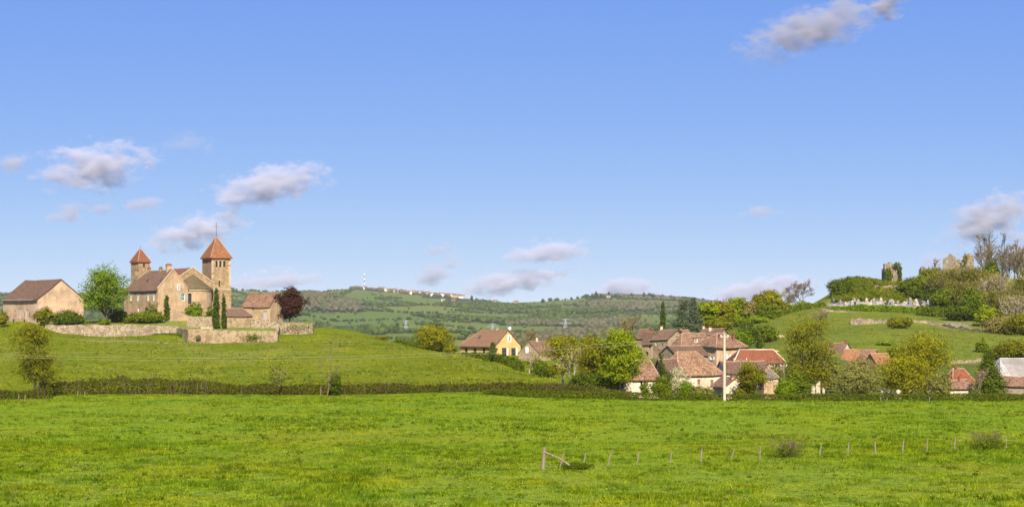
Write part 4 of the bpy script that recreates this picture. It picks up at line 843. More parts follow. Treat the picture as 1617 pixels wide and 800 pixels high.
for i, (px, py, hp) in enumerate([(31,629.5,9),(41,630.5,10),(124,623.5,8),(135,624,8),(142,620,9),(229,620.5,7),(239,617,8),(262,620,8),(279,619,7),(283,619,9),(507,607,17),(1466,628,8),(1389,628,8),(1399,628.5,7)]):
    d = min(CAMH*F/(py-YH), 283 if px < 800 else 263.5); x = XW(px, d); z = H(x, d)
    lbl = 'small pale stake at the foot of the left hedge' if px < 300 else ('grey stake beside the bare sapling' if px < 600 else 'small pale stake at the foot of the right clipped hedge')
    e = empty('hedge_stake', (x, d-0.6, z), 0, lbl, 'stake', 'stakes at the foot of the '+('left hedge' if px < 300 else ('sapling' if px < 600 else 'right hedge'))); MB().tube([(0, 0, -0.2), (0.03, 0, hp*d/F*0.6), (0.05, 0, hp*d/F)], [0.06, 0.055, 0.045], 6).build('stake', M['wood_grey'], e)
# ---------------------------------------------------------------- far landmarks
def lattice(name, label, px, d, yt, arms, base=3.2, cat='pylon', mat='galv', r=0.2):
    x = XW(px, d); z0 = H(x, d); hh = ZW(yt, d)-z0; e = empty(name, (x, d, z0-1), 0.3, label, cat); hh += 1
    wd = lambda f: base*(1-f)**1.3*1.0+0.45
    for sx in (-1, 1):
        for sy in (-1, 1): MB().tube([(sx*wd(f), sy*wd(f), hh*f) for f in np.linspace(0, 1, 6)], r, 4).build('leg', M[mat], e)
    mb = MB()
    for i in range(8):
        f0, f1 = i/8, (i+1)/8
        for sy in (-1, 1): mb.tube([(-wd(f0), sy*wd(f0), hh*f0), (wd(f1), sy*wd(f1), hh*f1)], r*0.55, 3); mb.tube([(wd(f0), sy*wd(f0), hh*f0), (-wd(f1), sy*wd(f1), hh*f1)], r*0.55, 3)
    mb.build('bracing', M[mat], e)
    for f, a in arms: MB().tube([(-a, 0, hh*f), (0, 0, hh*f+1.2), (a, 0, hh*f)], r*0.9, 4).tube([(-a, 0, hh*f), (a, 0, hh*f)], r*0.8, 4).build('crossarm', M[mat], e)
lattice('power_pylon', 'grey power pylon rising right of the yellow villa', 893, 2600, 503.5, [(0.72, 9), (0.98, 5)])
lattice('power_pylon', 'grey power pylon above the big yellow green tree', 935, 2900, 513, [(0.7, 8), (0.97, 7)])
lattice('power_pylon', 'tall grey power pylon left of the round yellow bush', 641, 2700, 506, [(0.75, 5), (0.95, 4)])
lattice('power_pylon', 'small grey power pylon beyond the meadow crest, leftmost', 618, 2800, 520, [(0.7, 6), (0.95, 5)])
lattice('power_pylon', 'grey pylon top showing behind the yellow villa roof', 778, 2600, 511, [(0.75, 9), (0.97, 5)])
x, d = XW(575.5, 4980), 4980; z0 = H(x, d); e = empty('radio_mast', (x, d, z0), 0, 'thin red and white radio mast on the far ridge', 'mast'); ht = ZW(431, d)-z0
for i in range(7): MB().tube([(0, 0, ht*i/7), (0, 0, ht*(i+1)/7)], 1.5-0.12*i, 5).build('mast_section', M['white'] if i % 2 == 0 else M['roof_red'], e)
fh = np.random.default_rng(5)
def far_house_mesh(w, l, h, rise):
    a = MB().add([(-w/2,-l/2,-3),(w/2,-l/2,-3),(w/2,l/2,-3),(-w/2,l/2,-3),(-w/2,-l/2,h),(w/2,-l/2,h),(w/2,l/2,h),(-w/2,l/2,h),(-w/2,0,h+rise),(w/2,0,h+rise)], [(0,1,5,4),(2,3,7,6),(1,2,6,9,5),(3,0,4,8,7)]).mesh('wall')
    o = 0.5; b = MB()
    b.add([(-w/2-o,-l/2-o,h-0.2),(w/2+o,-l/2-o,h-0.2),(w/2+o,0,h+rise+0.2),(-w/2-o,0,h+rise+0.2),(-w/2-o,l/2+o,h-0.2),(w/2+o,l/2+o,h-0.2)], [(0,1,2,3),(3,2,5,4)])
    win = MB()
    return a, b.mesh('roof')
FH = [far_house_mesh(*v) for v in ((14, 9, 6, 2.2), (10, 8, 6, 2), (18, 9, 7, 2.4), (9, 9, 8, 2))]
winm = MB().box(-0.6, 0.6, -0.06, 0.06, 0, 1.4).mesh('window')
def far_house(px, d, label, group=None, k=None, wall='render_cream', roof='roof_orange', rz=None, z=None):
    k = int(fh.integers(0, 4)) if k is None else k; a, b = FH[k]; x = XW(px, d); e = empty('far_house', (x, d, H(x, d) if z is None else z), fh.uniform(-0.5, 0.5) if rz is None else rz, label, 'house', group)
    a = a if not a.materials else a; c = gcopy(a, wall); link('wall', c, None, e); link('roof', gcopy(b, roof), None, e)
    L_ = (9, 8, 9, 9)[k]; W_ = (14, 10, 18, 9)[k]
    for i in range(3): o = link('window', gcopy(winm, 'glass'), None, e, (-W_*0.3+i*W_*0.3, -L_/2-0.05, 3.2))
for i in range(26):
    px = 601+i*5.25+fh.uniform(-2.2, 2.2); d = 4995+fh.uniform(-25, 25)
    wl = str(fh.choice(['render_cream', 'white', 'white', 'render_tan'])); rf_ = str(fh.choice(['roof_orange', 'roof_brown', 'roof_red'])); nm = {'render_cream': 'cream', 'white': 'whitish', 'render_tan': 'tan'}[wl]
    far_house(px, d, 'tiny '+nm+' house in the village strung along the far ridge', 'far ridge village houses, '+nm, wall=wl, roof=rf_)
for px, d, lb, wl in [(536,4300,'lone white house on the green slope left of the radio mast','render_white'),(700,4650,'pale house below the far ridge village, left of a pair','render_white'),(716,4650,'pinkish house below the far ridge village, right of a pair','marble_pink'),(782,4900,'tiny house in the dip of the skyline, left one','render_cream'),(815,4900,'tiny house in the dip of the skyline, right one','render_cream'),(1052,4880,'white house among conifers on the right ridge','render_white'),(961,4900,'pinkish house between two tall conifers on the right ridge','marble_pink'),(1020,4400,'small pale farm building on the right hill slope','render_white')]:
    far_house(px, d, lb, None, 1, wl, 'roof_brown')
# ---------------------------------------------------------------- plants
def unit(n, r): v = r.normal(size=(n, 3)); return v/np.linalg.norm(v, axis=1)[:, None]
def leaf_mesh(name, Cn, N, S, r, aspect=0.62):
    n = len(Cn); t = np.cross(N, unit(n, r)); t /= np.maximum(np.linalg.norm(t, axis=1), 1e-6)[:, None]; b = np.cross(N, t)
    a = t*S[:, None]*0.5; b = b*S[:, None]*0.5*aspect
    V = np.stack([Cn-a, Cn-b+a*0.1, Cn+a, Cn+b+a*0.1], 1).reshape(-1, 3)
    return mesh_np(name, V, np.arange(4*n).reshape(n, 4))
def crown_pts(blobs, n, r, sig=0.4, shell=0.45, per=24):
    B = np.array(blobs, float); w = B[:, 3]*B[:, 5]; w = w/w.sum(); m = max(6, n//per); bi = r.choice(len(B), m, p=w); U = unit(m, r)
    rad = (shell+(1.06-shell)*r.random(m)**0.6)[:, None]; cc = B[bi, :3]+U*B[bi, 3:6]*rad
    k = np.repeat(np.arange(m), per); P = cc[k]+r.normal(size=(m*per, 3))*sig*np.array([1, 1, 0.8]); N = U[k]*0.9+unit(m*per, r)*0.9+np.array([0, 0, 0.35])
    return P, N/np.linalg.norm(N, axis=1)[:, None]
def tree(name, label, px, d, yt, wpx, leaf, shape='round', trunk=0.25, dens=1.0, size=None, group=None, cat='tree', bark='bark', seed=None, base_z=None, sink=0):
    r = np.random.default_rng(int(px*7+yt*3)+(seed or 0)); x = XW(px, d); z = H(x, d) if base_z is None else base_z
    hh = ZW(yt, d)-z; w = wpx*d/F; e = empty(name, (x, d, z-sink), 0, label, cat, group); size = size or max(0.26, min(0.46, d*0.00085)); blobs = []
    lo = trunk*hh; ch = hh-lo; R = w/2
    if shape == 'round':
        for i in range(16):
            a = r.uniform(0, 6.28); f = r.random()**0.7; zz = r.uniform(0.12, 0.86); k = math.sin(math.pi*min(max(zz*0.9+0.08, 0), 1))**0.6
            rr = R*r.uniform(0.32, 0.5); blobs.append((math.cos(a)*(R-rr)*f*k*1.05, math.sin(a)*(R-rr)*f*k, lo+ch*zz, rr, rr, min(rr*0.95, ch*0.3)))
        blobs.append((0, 0, lo+ch*0.55, R*0.55, R*0.55, ch*0.42))
    elif shape == 'bush':
        for i in range(9):
            a = r.uniform(0, 6.28); rr = R*r.uniform(0.35, 0.55); f = r.random()
            blobs.append((math.cos(a)*(R-rr)*f*1.2, math.sin(a)*(R-rr)*f*0.8, hh*r.uniform(0.3, 0.62), rr, rr*0.9, min(hh*0.36, rr)))
        blobs.append((0, 0, hh*0.5, R*0.7, R*0.6, hh*0.48))
    elif shape == 'column':
        for i in range(20):
            f = (i+0.5)/20; rr = R*(0.92*math.sin(math.pi*min(1, 0.3+f*0.7))**0.75+0.06); blobs.append((r.normal()*R*0.06, r.normal()*R*0.06, hh*(0.03+f*0.93), rr, rr, hh*0.07))
    elif shape == 'cone':
        for i in range(12):
            f = (i+0.5)/12; rr = R*(1-f*0.93)*r.uniform(0.8, 1.1); blobs.append((r.normal()*R*0.06, r.normal()*R*0.06, lo+ch*f*0.97, rr, rr, ch*0.075))
    elif shape == 'cedar':
        for i in range(26):
            f = r.random(); a = r.uniform(0, 6.28); reach = R*(1-f*0.8)*r.uniform(0.35, 0.9); rr = R*0.3*(1.15-f*0.6); blobs.append((math.cos(a)*reach, math.sin(a)*reach, lo*0.4+(hh-lo*0.4)*f*0.94, rr*1.2, rr*1.2, hh*0.045))
    elif shape == 'tall':
        for i in range(13):
            f = r.random(); a = r.uniform(0, 6.28); rr = R*r.uniform(0.28, 0.45); k = 1-0.55*f; blobs.append((math.cos(a)*(R-rr)*r.random()*k, math.sin(a)*(R-rr)*k*r.random(), lo+ch*(0.1+0.8*f), rr, rr, ch*0.14))
    B = np.array(blobs); dens_ = dens*{'column': 1.5, 'cone': 1.4, 'cedar': 1.15, 'bush': 1.25}.get(shape, 1.0)
    area = (4*math.pi*(B[:, 3]*B[:, 5])).sum()*0.55; n = int(min(13000, max(1700 if shape == 'column' and d < 1000 else 300, dens_*2.3*area/(size*size*0.31))))
    P, N = crown_pts(blobs, n, r, sig=max(0.17, R*0.095), shell=0.35, per=7 if shape in ('column', 'cone') else 18)
    fx_ = R/np.percentile(np.abs(P[:, 0]), 97.5); P[:, :2] *= np.clip(fx_, 0.6, 2.2); zt_ = np.percentile(P[:, 2], 99.3); P[:, 2] = np.where(P[:, 2] > lo, lo+(P[:, 2]-lo)*(hh-lo)/(zt_-lo), P[:, 2])
    ok = P[:, 2] > 0.04*hh; P, N = P[ok], N[ok]; blobs = [(b[0]*min(fx_, 2), b[1]*min(fx_, 2), *b[2:]) for b in blobs]
    link('crown', leaf_mesh('crown', P, N, size*r.uniform(0.6, 1.35, len(P)), r), M[leaf], e)
    mb = MB(); tr = max(0.1, hh*0.022); top = lo+ch*0.55 if shape not in ('column', 'cone') else hh*0.85
    mb.tube([(0, 0, -0.4), (r.normal()*0.06, r.normal()*0.06, lo*0.6+0.2), (r.normal()*0.15, r.normal()*0.15, top)], [tr*1.25, tr, tr*0.35], 7)
    if shape in ('round', 'tall', 'bush'):
        for b in blobs[:8]:
            s0 = np.array([0, 0, lo*0.7+0.15+(b[2]-lo*0.7)*0.25*r.random()]); s1 = np.array(b[:3]); mid = (s0+s1)/2+np.array([0, 0, -0.05*hh]); mb.tube([s0, mid, s1], [tr*0.5, tr*0.36, tr*0.12], 5)
    mb.build('trunk', M[bark], e); return e
def bare(name, label, px, d, yt, wpx, mat='twig', lean=0.0, levels=6, trunk=0.22, leaf=None, group=None, seed=0, r0=None, spread=0.62, nb=3, cat='tree', nleaf=500, thin=0.03):
    r = np.random.default_rng(int(px*5+yt)+seed); x = XW(px, d); z = H(x, d); hh = ZW(yt, d)-z; w = wpx*d/F; e = empty(name, (x, d, z), 0, label, cat, group); segs = []; tips = []
    asp = min(1.3, w/hh*1.25)
    def grow(p, v, L, rad, lv):
        q = p+v*L; m = (p+q)/2+r.normal(size=3)*L*0.05; segs.append((p, m, q, rad, rad*0.66))
        if lv == 0: tips.append(q); return
        for i in range(nb if lv > 1 else nb+1):
            u = v+unit(1, r)[0]*spread*(1.0 if i else 0.45)*np.array([asp, asp, 0.8])+np.array([0, 0, 0.16]); u /= np.linalg.norm(u); grow(q if i < 2 else m, u, L*r.uniform(0.62, 0.86), max(thin, rad*0.62), lv-1)
    L0 = hh*trunk; rr = r0 or hh*0.02; grow(np.array([0, 0, -0.3]), np.array([lean, 0, 1.0])/math.hypot(lean, 1), L0, rr, levels-1)
    A = np.array([[s_[0], s_[1], s_[2]] for s_ in segs]); top = A[..., 2].max(); k = hh/top; wx = np.percentile(np.abs(A[..., 0]), 99); kx = min(1.6, (w/2)/max(wx, 1e-3))
    mb = MB()
    for s_ in segs: mb.tube([q*np.array([kx, kx, k]) for q in s_[:3]], [s_[3], (s_[3]+s_[4])/2, s_[4]], 6 if s_[3] > 0.12 else 3, cap=False)
    mb.build('trunk', M[mat], e)
    if leaf:
        T = np.array(tips)*np.array([kx, kx, k]); ii = r.integers(0, len(T), nleaf); P = T[ii]+r.normal(size=(nleaf, 3))*0.35
        link('crown', leaf_mesh('crown', P, unit(nleaf, r), r.uniform(0.2, 0.45, nleaf), r), M[leaf], e)
    return e
def leader(name, label, px, d, yt, wpx, mat='twig', stems=1, nbr=26, leaf=None, nleaf=300, lsize=0.3, r0=0.2, lean=0.0, group=None, cat='tree', low=0.2, thin=0.045, seed=0, up=0.9):
    r = np.random.default_rng(int(px*3+yt)+seed); x = XW(px, d); z = H(x, d); hh = ZW(yt, d)-z; R = wpx*d/F/2; e = empty(name, (x, d, z), 0, label, cat, group); mb = MB(); tips = []
    for s_ in range(stems):
        a = r.uniform(0, 6.28); top = np.array([math.cos(a)*R*0.45*(stems > 1)+lean*hh, math.sin(a)*R*0.4*(stems > 1), hh*(1 if s_ == 0 else r.uniform(0.72, 0.97))]); b0 = np.array([math.cos(a)*0.3*(stems > 1), math.sin(a)*0.3*(stems > 1), -0.3])
        pts = [b0+(top-b0)*f+r.normal(size=3)*np.array([1, 1, 0])*hh*0.008 for f in np.linspace(0, 1, 8)]; mb.tube(pts, np.linspace(r0, thin*0.6, 8), 6, cap=False)
        for i in range(nbr//stems):
            f = low+(0.97-low)*r.random(); p = b0+(top-b0)*f; az = r.uniform(0, 6.28); L = R*(1.05-0.7*f)*r.uniform(0.6, 1.15); v = np.array([math.cos(az), math.sin(az), up*r.uniform(0.6, 1.5)]); q = p+v*L*0.55; q2 = p+v*L*np.array([0.95, 0.95, 1.15])
            if q2[2] > hh*1.02: q2[2] = hh*1.02
            rb = max(thin, r0*(1-f)*0.5); mb.tube([p, q, q2], [rb, max(thin, rb*0.7), thin*0.7], 4, cap=False); tips += [q, q2]
            for j in range(5):
                s0 = p+(q2-p)*r.uniform(0.25, 1.0); u = unit(1, r)[0]*0.8+v*0.5; s1 = s0+u*L*r.uniform(0.2, 0.45); mb.tube([s0, s1], [thin*0.8, thin*0.45], 3, cap=False); tips.append(s1)
                s2 = s0+(u+unit(1, r)[0]*0.7)*L*r.uniform(0.15, 0.35); mb.tube([(s0+s1)/2, s2], [thin*0.6, thin*0.4], 3, cap=False); tips.append(s2)
    mb.build('trunk', M[mat], e)
    if leaf:
        T = np.array(tips); P = T[r.integers(0, len(T), nleaf)]+r.normal(size=(nleaf, 3))*lsize*1.2; link('crown', leaf_mesh('crown', P, unit(nleaf, r), lsize*r.uniform(0.6, 1.3, nleaf), r), M[leaf], e)
    return e
def hedge(name, label, pts, hgt, wid, leaf, n, size=0.26, lump=0.25, cat='hedge', ragged=0.0, twigs=0):
    """pts: (photo column, distance, z or None)"""
    r = np.random.default_rng(int(abs(pts[0][0]))+int(pts[0][1])); P = np.array([(XW(a, b), b) for a, b in pts]); seg = np.hypot(*np.diff(P, axis=0).T); cum = np.concatenate([[0], np.cumsum(seg)])
    t = r.random(n)*cum[-1]; X = np.interp(t, cum, P[:, 0]); Y = np.interp(t, cum, P[:, 1]); dx = np.gradient(P[:, 0]); j = np.clip(np.searchsorted(cum, t)-1, 0, len(seg)-1); tv = (P[j+1]-P[j])/seg[j][:, None]; nv_ = np.column_stack([tv[:, 1], -tv[:, 0]])
    lm = 1+lump*fbm(t/3.0, t*0+3, 4)*1.6; hg = np.interp(t, cum, np.array(hgt) if hasattr(hgt, '__len__') else np.full(len(cum), hgt))*lm
    a = r.uniform(-0.25, math.pi+0.25, n); q = 0.72+0.3*r.random(n)**0.6; inner = r.random(n) < 0.18; q[inner] *= r.random(inner.sum())
    sq = lambda v: np.sign(v)*np.abs(v)**0.55
    off = sq(np.cos(a))*wid/2*q*lm; up = np.maximum(sq(np.maximum(np.sin(a), 0))*hg*q, r.random(n)*0.3*hg*(np.sin(a) < 0.25)+0.03)
    if ragged: up = up+np.where(r.random(n) < 0.12, r.random(n)**2*ragged, 0)
    X = X+nv_[:, 0]*off; Y = Y+nv_[:, 1]*off; Z = Hn(X, Y)+up; C0 = np.array([P[:, 0].mean(), P[:, 1].mean(), Hn(P[:1, 0], P[:1, 1])[0]])
    N = np.column_stack([nv_[:, 0]*np.cos(a), nv_[:, 1]*np.cos(a), np.sin(a)])*0.8+unit(n, r)*0.9; N /= np.linalg.norm(N, axis=1)[:, None]
    e = empty(name, C0, 0, label, cat); link('foliage', leaf_mesh('foliage', np.column_stack([X, Y, Z])-C0, N, size*r.uniform(0.6, 1.4, n), r), M[leaf], e)
    if twigs:
        mb = MB()
        for i in range(twigs):
            k = r.integers(0, n); p = np.array([X[k], Y[k], Hn(X[k:k+1], Y[k:k+1])[0]])-C0; mb.tube([p+np.array([0, 0, -0.1]), p+np.array([r.normal()*0.2, r.normal()*0.1, hg[k]*0.6]), p+np.array([r.normal()*0.4, r.normal()*0.2, hg[k]*r.uniform(0.9, 1.25)])], [0.035, 0.025, 0.012], 3, cap=False)
        tag(mb.build('branches', M['twig'], e), kind='stuff')
    return e
def patch(name, label, fn, n, leaf, size, cat='ivy', parent=None, thick=0.35):
    """leaves over a surface; fn(n, r) -> points, normals in world space"""
    r = np.random.default_rng(len(label)); P, N = fn(n, r); C0 = P.mean(0) if parent is None else np.zeros(3)
    P = P+N*r.random((len(P), 1))*thick; N = N*0.8+unit(len(P), r)*0.9+np.array([0, 0, 0.3]); N /= np.linalg.norm(N, axis=1)[:, None]
    me = leaf_mesh(name, P-C0, N, size*r.uniform(0.6, 1.4, len(P)), r)
    o = link(name, me, M[leaf], parent, C0 if parent is None else None)
    return tag(o, label, cat) if parent is None else o
# -- hilltop round the church
tree('broadleaf_tree', 'large round fresh green tree between barn and priory house', 168, 478, 421, 68, 'lf_fresh', 'round', 0.12, 1.3)
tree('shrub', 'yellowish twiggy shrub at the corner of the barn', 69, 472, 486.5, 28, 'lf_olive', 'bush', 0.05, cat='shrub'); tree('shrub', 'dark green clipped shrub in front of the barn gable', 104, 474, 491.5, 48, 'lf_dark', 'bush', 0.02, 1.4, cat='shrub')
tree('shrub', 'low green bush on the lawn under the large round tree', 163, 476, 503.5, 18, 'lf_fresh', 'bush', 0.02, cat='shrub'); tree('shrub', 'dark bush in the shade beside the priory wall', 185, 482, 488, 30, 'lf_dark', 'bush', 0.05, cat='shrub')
tree('shrub', 'dense green laurel bush in front of the priory windows', 232, 481, 492.5, 52, 'lf_mid', 'bush', 0.02, 1.3, cat='shrub'); tree('shrub', 'small rounded bush left of the laurel on the lawn', 208, 480, 499, 22, 'lf_mid', 'bush', 0.02, cat='shrub')
tree('climbing_shrub', 'sparse pale green climber against the priory wall', 240, 484, 478, 22, 'lf_grey', 'bush', 0.2, 0.35, cat='shrub')
tree('cypress', 'slim dark cypress against the priory gable', 263.4, 484, 467.5, 8.5, 'lf_cyp', 'column'); tree('cypress', 'tall broad cypress, left of the pair before the tower', 341.5, 466, 457.5, 10.5, 'lf_cyp', 'column'); tree('cypress', 'slimmer cypress, right of the pair before the tower', 353.3, 465, 468, 7, 'lf_cyp', 'column')
tree('shrub', 'bright green shrub at the foot of the apse', 308, 488, 477.5, 26, 'lf_fresh', 'bush', 0.1, 1.0, cat='shrub', sink=0); tree('shrub', 'green bush behind the broad cypress', 332, 487, 484, 14, 'lf_mid', 'bush', 0.1, cat='shrub')
tree('copper_beech', 'dark red copper beech at the right end of the hilltop', 457.5, 482, 455, 40, 'lf_copper', 'round', 0.05, 1.2)
tree('broadleaf_tree', 'yellow green bushy tree standing in the left hedge', 56, 274, 514, 66, 'lf_olive', 'round', 0.06, 1.0, size=0.22)
tree('shrub', 'small feathery shrub at the left picture edge by the barn', 4, 462, 492, 16, 'lf_olive', 'bush', 0.1, 0.8, cat='shrub')
patch('wall_plant', 'green plant hanging on the right of the bastion wall', lambda n, r: (np.column_stack([XW(398, 449.2)+r.normal(0, 1.1, n), np.full(n, 449.3), ZW(532, 449)+r.normal(0, 0.45, n)]), np.tile([0, -1.0, 0], (n, 1))), 260, 'lf_mid', 0.3, 'plant')
patch('wall_plant', 'small green tuft on the left of the bastion wall', lambda n, r: (np.column_stack([XW(313, 449.6)+r.normal(0, 0.4, n), np.full(n, 449.4), ZW(532, 449)+r.normal(0, 0.25, n)]), np.tile([0, -1.0, 0], (n, 1))), 90, 'lf_dark', 0.28, 'plant')
patch('wall_plant', 'creeper over the crumbling pale wall', lambda n, r: (np.column_stack([XW(471, 470.4)+r.normal(0, 2.6, n), np.full(n, 470.5), ZW(515, 470)+r.normal(0, 0.6, n)]), np.tile([0, -1.0, 0], (n, 1))), 240, 'lf_olive', 0.3, 'plant')
# -- hedges
hedge('hedge', 'dark bramble hedge along the foot of the hill meadow', [(62, 279), (140, 281), (250, 283), (400, 283), (560, 284), (700, 283)], [2.0, 2.2, 2.0, 1.5, 1.3, 1.2], 1.9, 'lf_hedge', 26000, 0.24, 0.3, ragged=0.8, twigs=260)
hedge('hedge', 'low dark hedge at the left picture edge in front of the yellow green tree', [(-300, 268), (-60, 268), (20, 268), (84, 270)], [1.3, 1.3, 1.3, 1.5], 1.6, 'lf_hedge', 12000, 0.22, 0.3, ragged=0.5, twigs=60)
hedge('hedge', 'brownish hedge continuing right along the meadow foot to the big trees', [(695, 282.5), (800, 281), (900, 281), (990, 281)], [1.25, 1.2, 1.1, 0.9], 1.6, 'lf_hedge', 14000, 0.22, 0.25, ragged=0.4, twigs=150)
hedge('clipped_hedge', 'long clipped green hedge along the right side of the field', [(765, 277), (830, 271), (900, 268.5), (1100, 267), (1300, 266), (1460, 266), (1640, 266), (1900, 266)], [0.7, 1.0, 1.05, 1.1, 1.1, 1.1, 1.15, 1.15], 1.3, 'lf_clip', 42000, 0.19, 0.08)
hedge('hedge', 'dark hedge stepping down the hillside in front of the yellow villa', [(735, 402), (762, 386), (790, 366), (822, 345)], [1.0, 1.1, 1.5, 1.2], 2.0, 'lf_dark', 5200, 0.32, 0.3)
hedge('hedge', 'clipped hedge on the meadow crest left of the round yellow bush', [(627, 438), (655, 428), (690, 412), (712, 404)], [1.0, 1.6, 1.7, 1.1], 1.6, 'lf_mid', 4200, 0.34, 0.2)
hedge('hedge', 'dark hedge across the slope under the tree row behind the village', [(1195, 540), (1230, 542), (1262, 550), (1300, 566)], [1.6, 1.8, 1.8, 1.4], 2.2, 'lf_mid', 5200, 0.45, 0.3)
hedge('hedge', 'bright green hedge along the front of the cemetery', [(1300, 543), (1330, 540), (1360, 537), (1400, 535.5), (1448, 535)], [0.8, 0.8, 1.5, 1.6, 1.5], 2.2, 'lf_fresh', 6500, 0.42, 0.25)
hedge('hedge', 'scrubby dark bushes on the bank right of the cemetery hedge', [(1452, 528), (1475, 524), (1502, 522)], [2.6, 3.0, 2.4], 3.5, 'lf_mid', 4200, 0.45, 0.5)
# -- meadow crest
tree('yellow_bush', 'round bright yellow green bush on the meadow crest', 683, 408, 514, 54, 'lf_yellow', 'bush', 0.02, 1.25, cat='bush'); tree('shrub', 'low yellowish shrub on the meadow crest beyond the pylons', 602, 446, 530, 22, 'lf_olive', 'bush', 0.02, cat='shrub'); tree('shrub', 'brown green shrub right of the round yellow bush', 712, 402, 545, 18, 'lf_olive', 'bush', 0.02, cat='shrub')
leader('sapling', 'bare leaning sapling rising from the left hedge', 517, 280, 526, 44, 'twig', 1, 9, r0=0.11, lean=0.1, low=0.15, thin=0.03, up=1.1)
tree('shrub', 'dark green bush at the foot of the bare sapling', 530, 281, 589, 18, 'lf_dark', 'bush', 0.02, 1.1, cat='shrub', size=0.22); bare('shrub', 'leafless scrub poking above the left hedge', 438, 281, 576, 34, 'twig', 0, 5, 0.3, 'lf_hedge', spread=0.8, cat='shrub', nleaf=150, r0=0.05, thin=0.02)
# -- valley trees by the villa
tree('conifer', 'small dark conifer in front of the yellow villa', 778, 368, 541, 17, 'lf_cyp', 'cone', 0.22, 1.4, size=0.28)
bare('young_tree', 'pale leafless young tree below the farmhouse', 836, 345, 565, 20, 'bark_pale', 0, 5, 0.35, 'lf_olive', r0=0.1, nleaf=160); 
tree('shrub', 'yellow green scrub below the villa terrace', 805, 420, 563, 40, 'lf_olive', 'bush', 0.02, 1.0, cat='shrub'); tree('shrub', 'green scrub below the stone farmhouse', 845, 390, 568, 40, 'lf_mid', 'bush', 0.02, 1.0, cat='shrub'); tree('shrub', 'dark low bush at the meadow foot left of the big trees', 862, 340, 577, 36, 'lf_dark', 'bush', 0.02, 1.0, cat='shrub')
bare('tree', 'thin brown leafless tree behind the stone farmhouse', 832, 560, 520, 40, 'twig_pale', 0, 6, 0.25, 'lf_brown', nleaf=500)
tree('broadleaf_tree', 'airy yellow green tree with pale trunks left of the big tree group', 889, 300, 529, 56, 'lf_yellow', 'tall', 0.22, 0.62, size=0.26, bark='bark_pale'); bare('broadleaf_tree', 'pale branching trunk in the tree group near the hedge', 905, 296, 546, 46, 'bark_pale', 0.05, 6, 0.24, 'lf_yellow', nleaf=900, r0=0.13)
tree('broadleaf_tree', 'olive brown tree in the middle of the big tree group', 950, 294, 541, 72, 'lf_olive', 'round', 0.1, 0.95, size=0.26); tree('broadleaf_tree', 'bright lime green tree, tallest of the big tree group', 980, 288, 521, 62, 'lf_lime', 'round', 0.16, 1.15, size=0.28)
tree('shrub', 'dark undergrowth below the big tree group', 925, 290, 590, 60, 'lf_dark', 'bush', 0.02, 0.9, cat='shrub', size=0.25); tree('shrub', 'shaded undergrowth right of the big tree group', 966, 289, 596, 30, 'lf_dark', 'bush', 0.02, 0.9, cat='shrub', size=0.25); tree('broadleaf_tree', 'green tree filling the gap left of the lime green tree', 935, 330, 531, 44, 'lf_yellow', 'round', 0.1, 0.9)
bare('tree', 'tall pale brown bare tree behind the lime green tree', 990, 520, 498, 44, 'twig_pale', 0, 7, 0.2, 'lf_brown', nleaf=900)
# -- village gardens
tree('shrub', 'dark green shrub before the low cream house', 1050, 288, 584, 28, 'lf_dark', 'bush', 0.05, 1.0, cat='shrub', size=0.24); tree('conifer', 'small dark conifer between the shed roofs', 1044, 300, 562, 16, 'lf_cyp', 'cone', 0.05, size=0.26); tree('shrub', 'green garden bush in front of the low cream house', 1046, 283, 596, 30, 'lf_mid', 'bush', 0.02, 1.0, cat='shrub', size=0.22)
tree('blossom_bush', 'white blossoming bush before the white cottage', 1072, 288, 581, 34, 'lf_blossom', 'bush', 0.1, 0.7, cat='bush', size=0.22); tree('shrub', 'bright green bush at the white cottage wall', 1083, 284, 603, 24, 'lf_fresh', 'bush', 0.02, 1.0, cat='shrub', size=0.22); tree('shrub', 'grey green low bush under the brown shutters', 1108, 283, 610, 34, 'lf_grey', 'bush', 0.02, 0.9, cat='shrub', size=0.22); tree('shrub', 'small bush left corner of the low cream house', 1019, 287, 603, 14, 'lf_mid', 'bush', 0.02, 1.0, cat='shrub', size=0.22)
tree('broadleaf_tree', 'small olive tree between the two wooden poles', 1185, 292, 573, 44, 'lf_olive', 'round', 0.1, 0.9, size=0.24); bare('blossom_bush', 'whitish blossoming bush beside the garden tower', 1230, 315, 574, 26, 'twig_pale', 0, 5, 0.25, 'lf_blossom', cat='bush', nleaf=420, r0=0.07)
tree('shrub', 'green bush at the foot of the garden tower', 1238, 292, 598, 30, 'lf_fresh', 'bush', 0.02, 1.0, cat='shrub', size=0.22)
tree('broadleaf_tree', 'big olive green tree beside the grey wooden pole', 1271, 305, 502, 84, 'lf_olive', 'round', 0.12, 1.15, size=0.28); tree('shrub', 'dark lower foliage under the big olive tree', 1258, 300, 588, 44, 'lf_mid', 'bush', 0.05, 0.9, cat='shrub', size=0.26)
tree('shrub', 'pale green shrub right of the big olive tree', 1307, 318, 560, 36, 'lf_grey', 'bush', 0.05, 0.9, cat='shrub', size=0.26)
tree('willow_bush', 'round grey green willow bush behind the clipped hedge', 1351, 288, 577, 66, 'lf_grey', 'bush', 0.02, 1.1, cat='bush', size=0.24); tree('shrub', 'brown twiggy bush on the two toned roof house', 1362, 340, 563, 46, 'lf_brown', 'bush', 0.1, 0.6, cat='shrub')
tree('broadleaf_tree', 'wide yellow green tree above the white cattle', 1428, 292, 559, 98, 'lf_yellow', 'round', 0.1, 1.1, size=0.27); tree('broadleaf_tree', 'yellow green tree on the slope behind the wide tree', 1459, 345, 526, 88, 'lf_yellow', 'round', 0.08, 1.05, size=0.3)
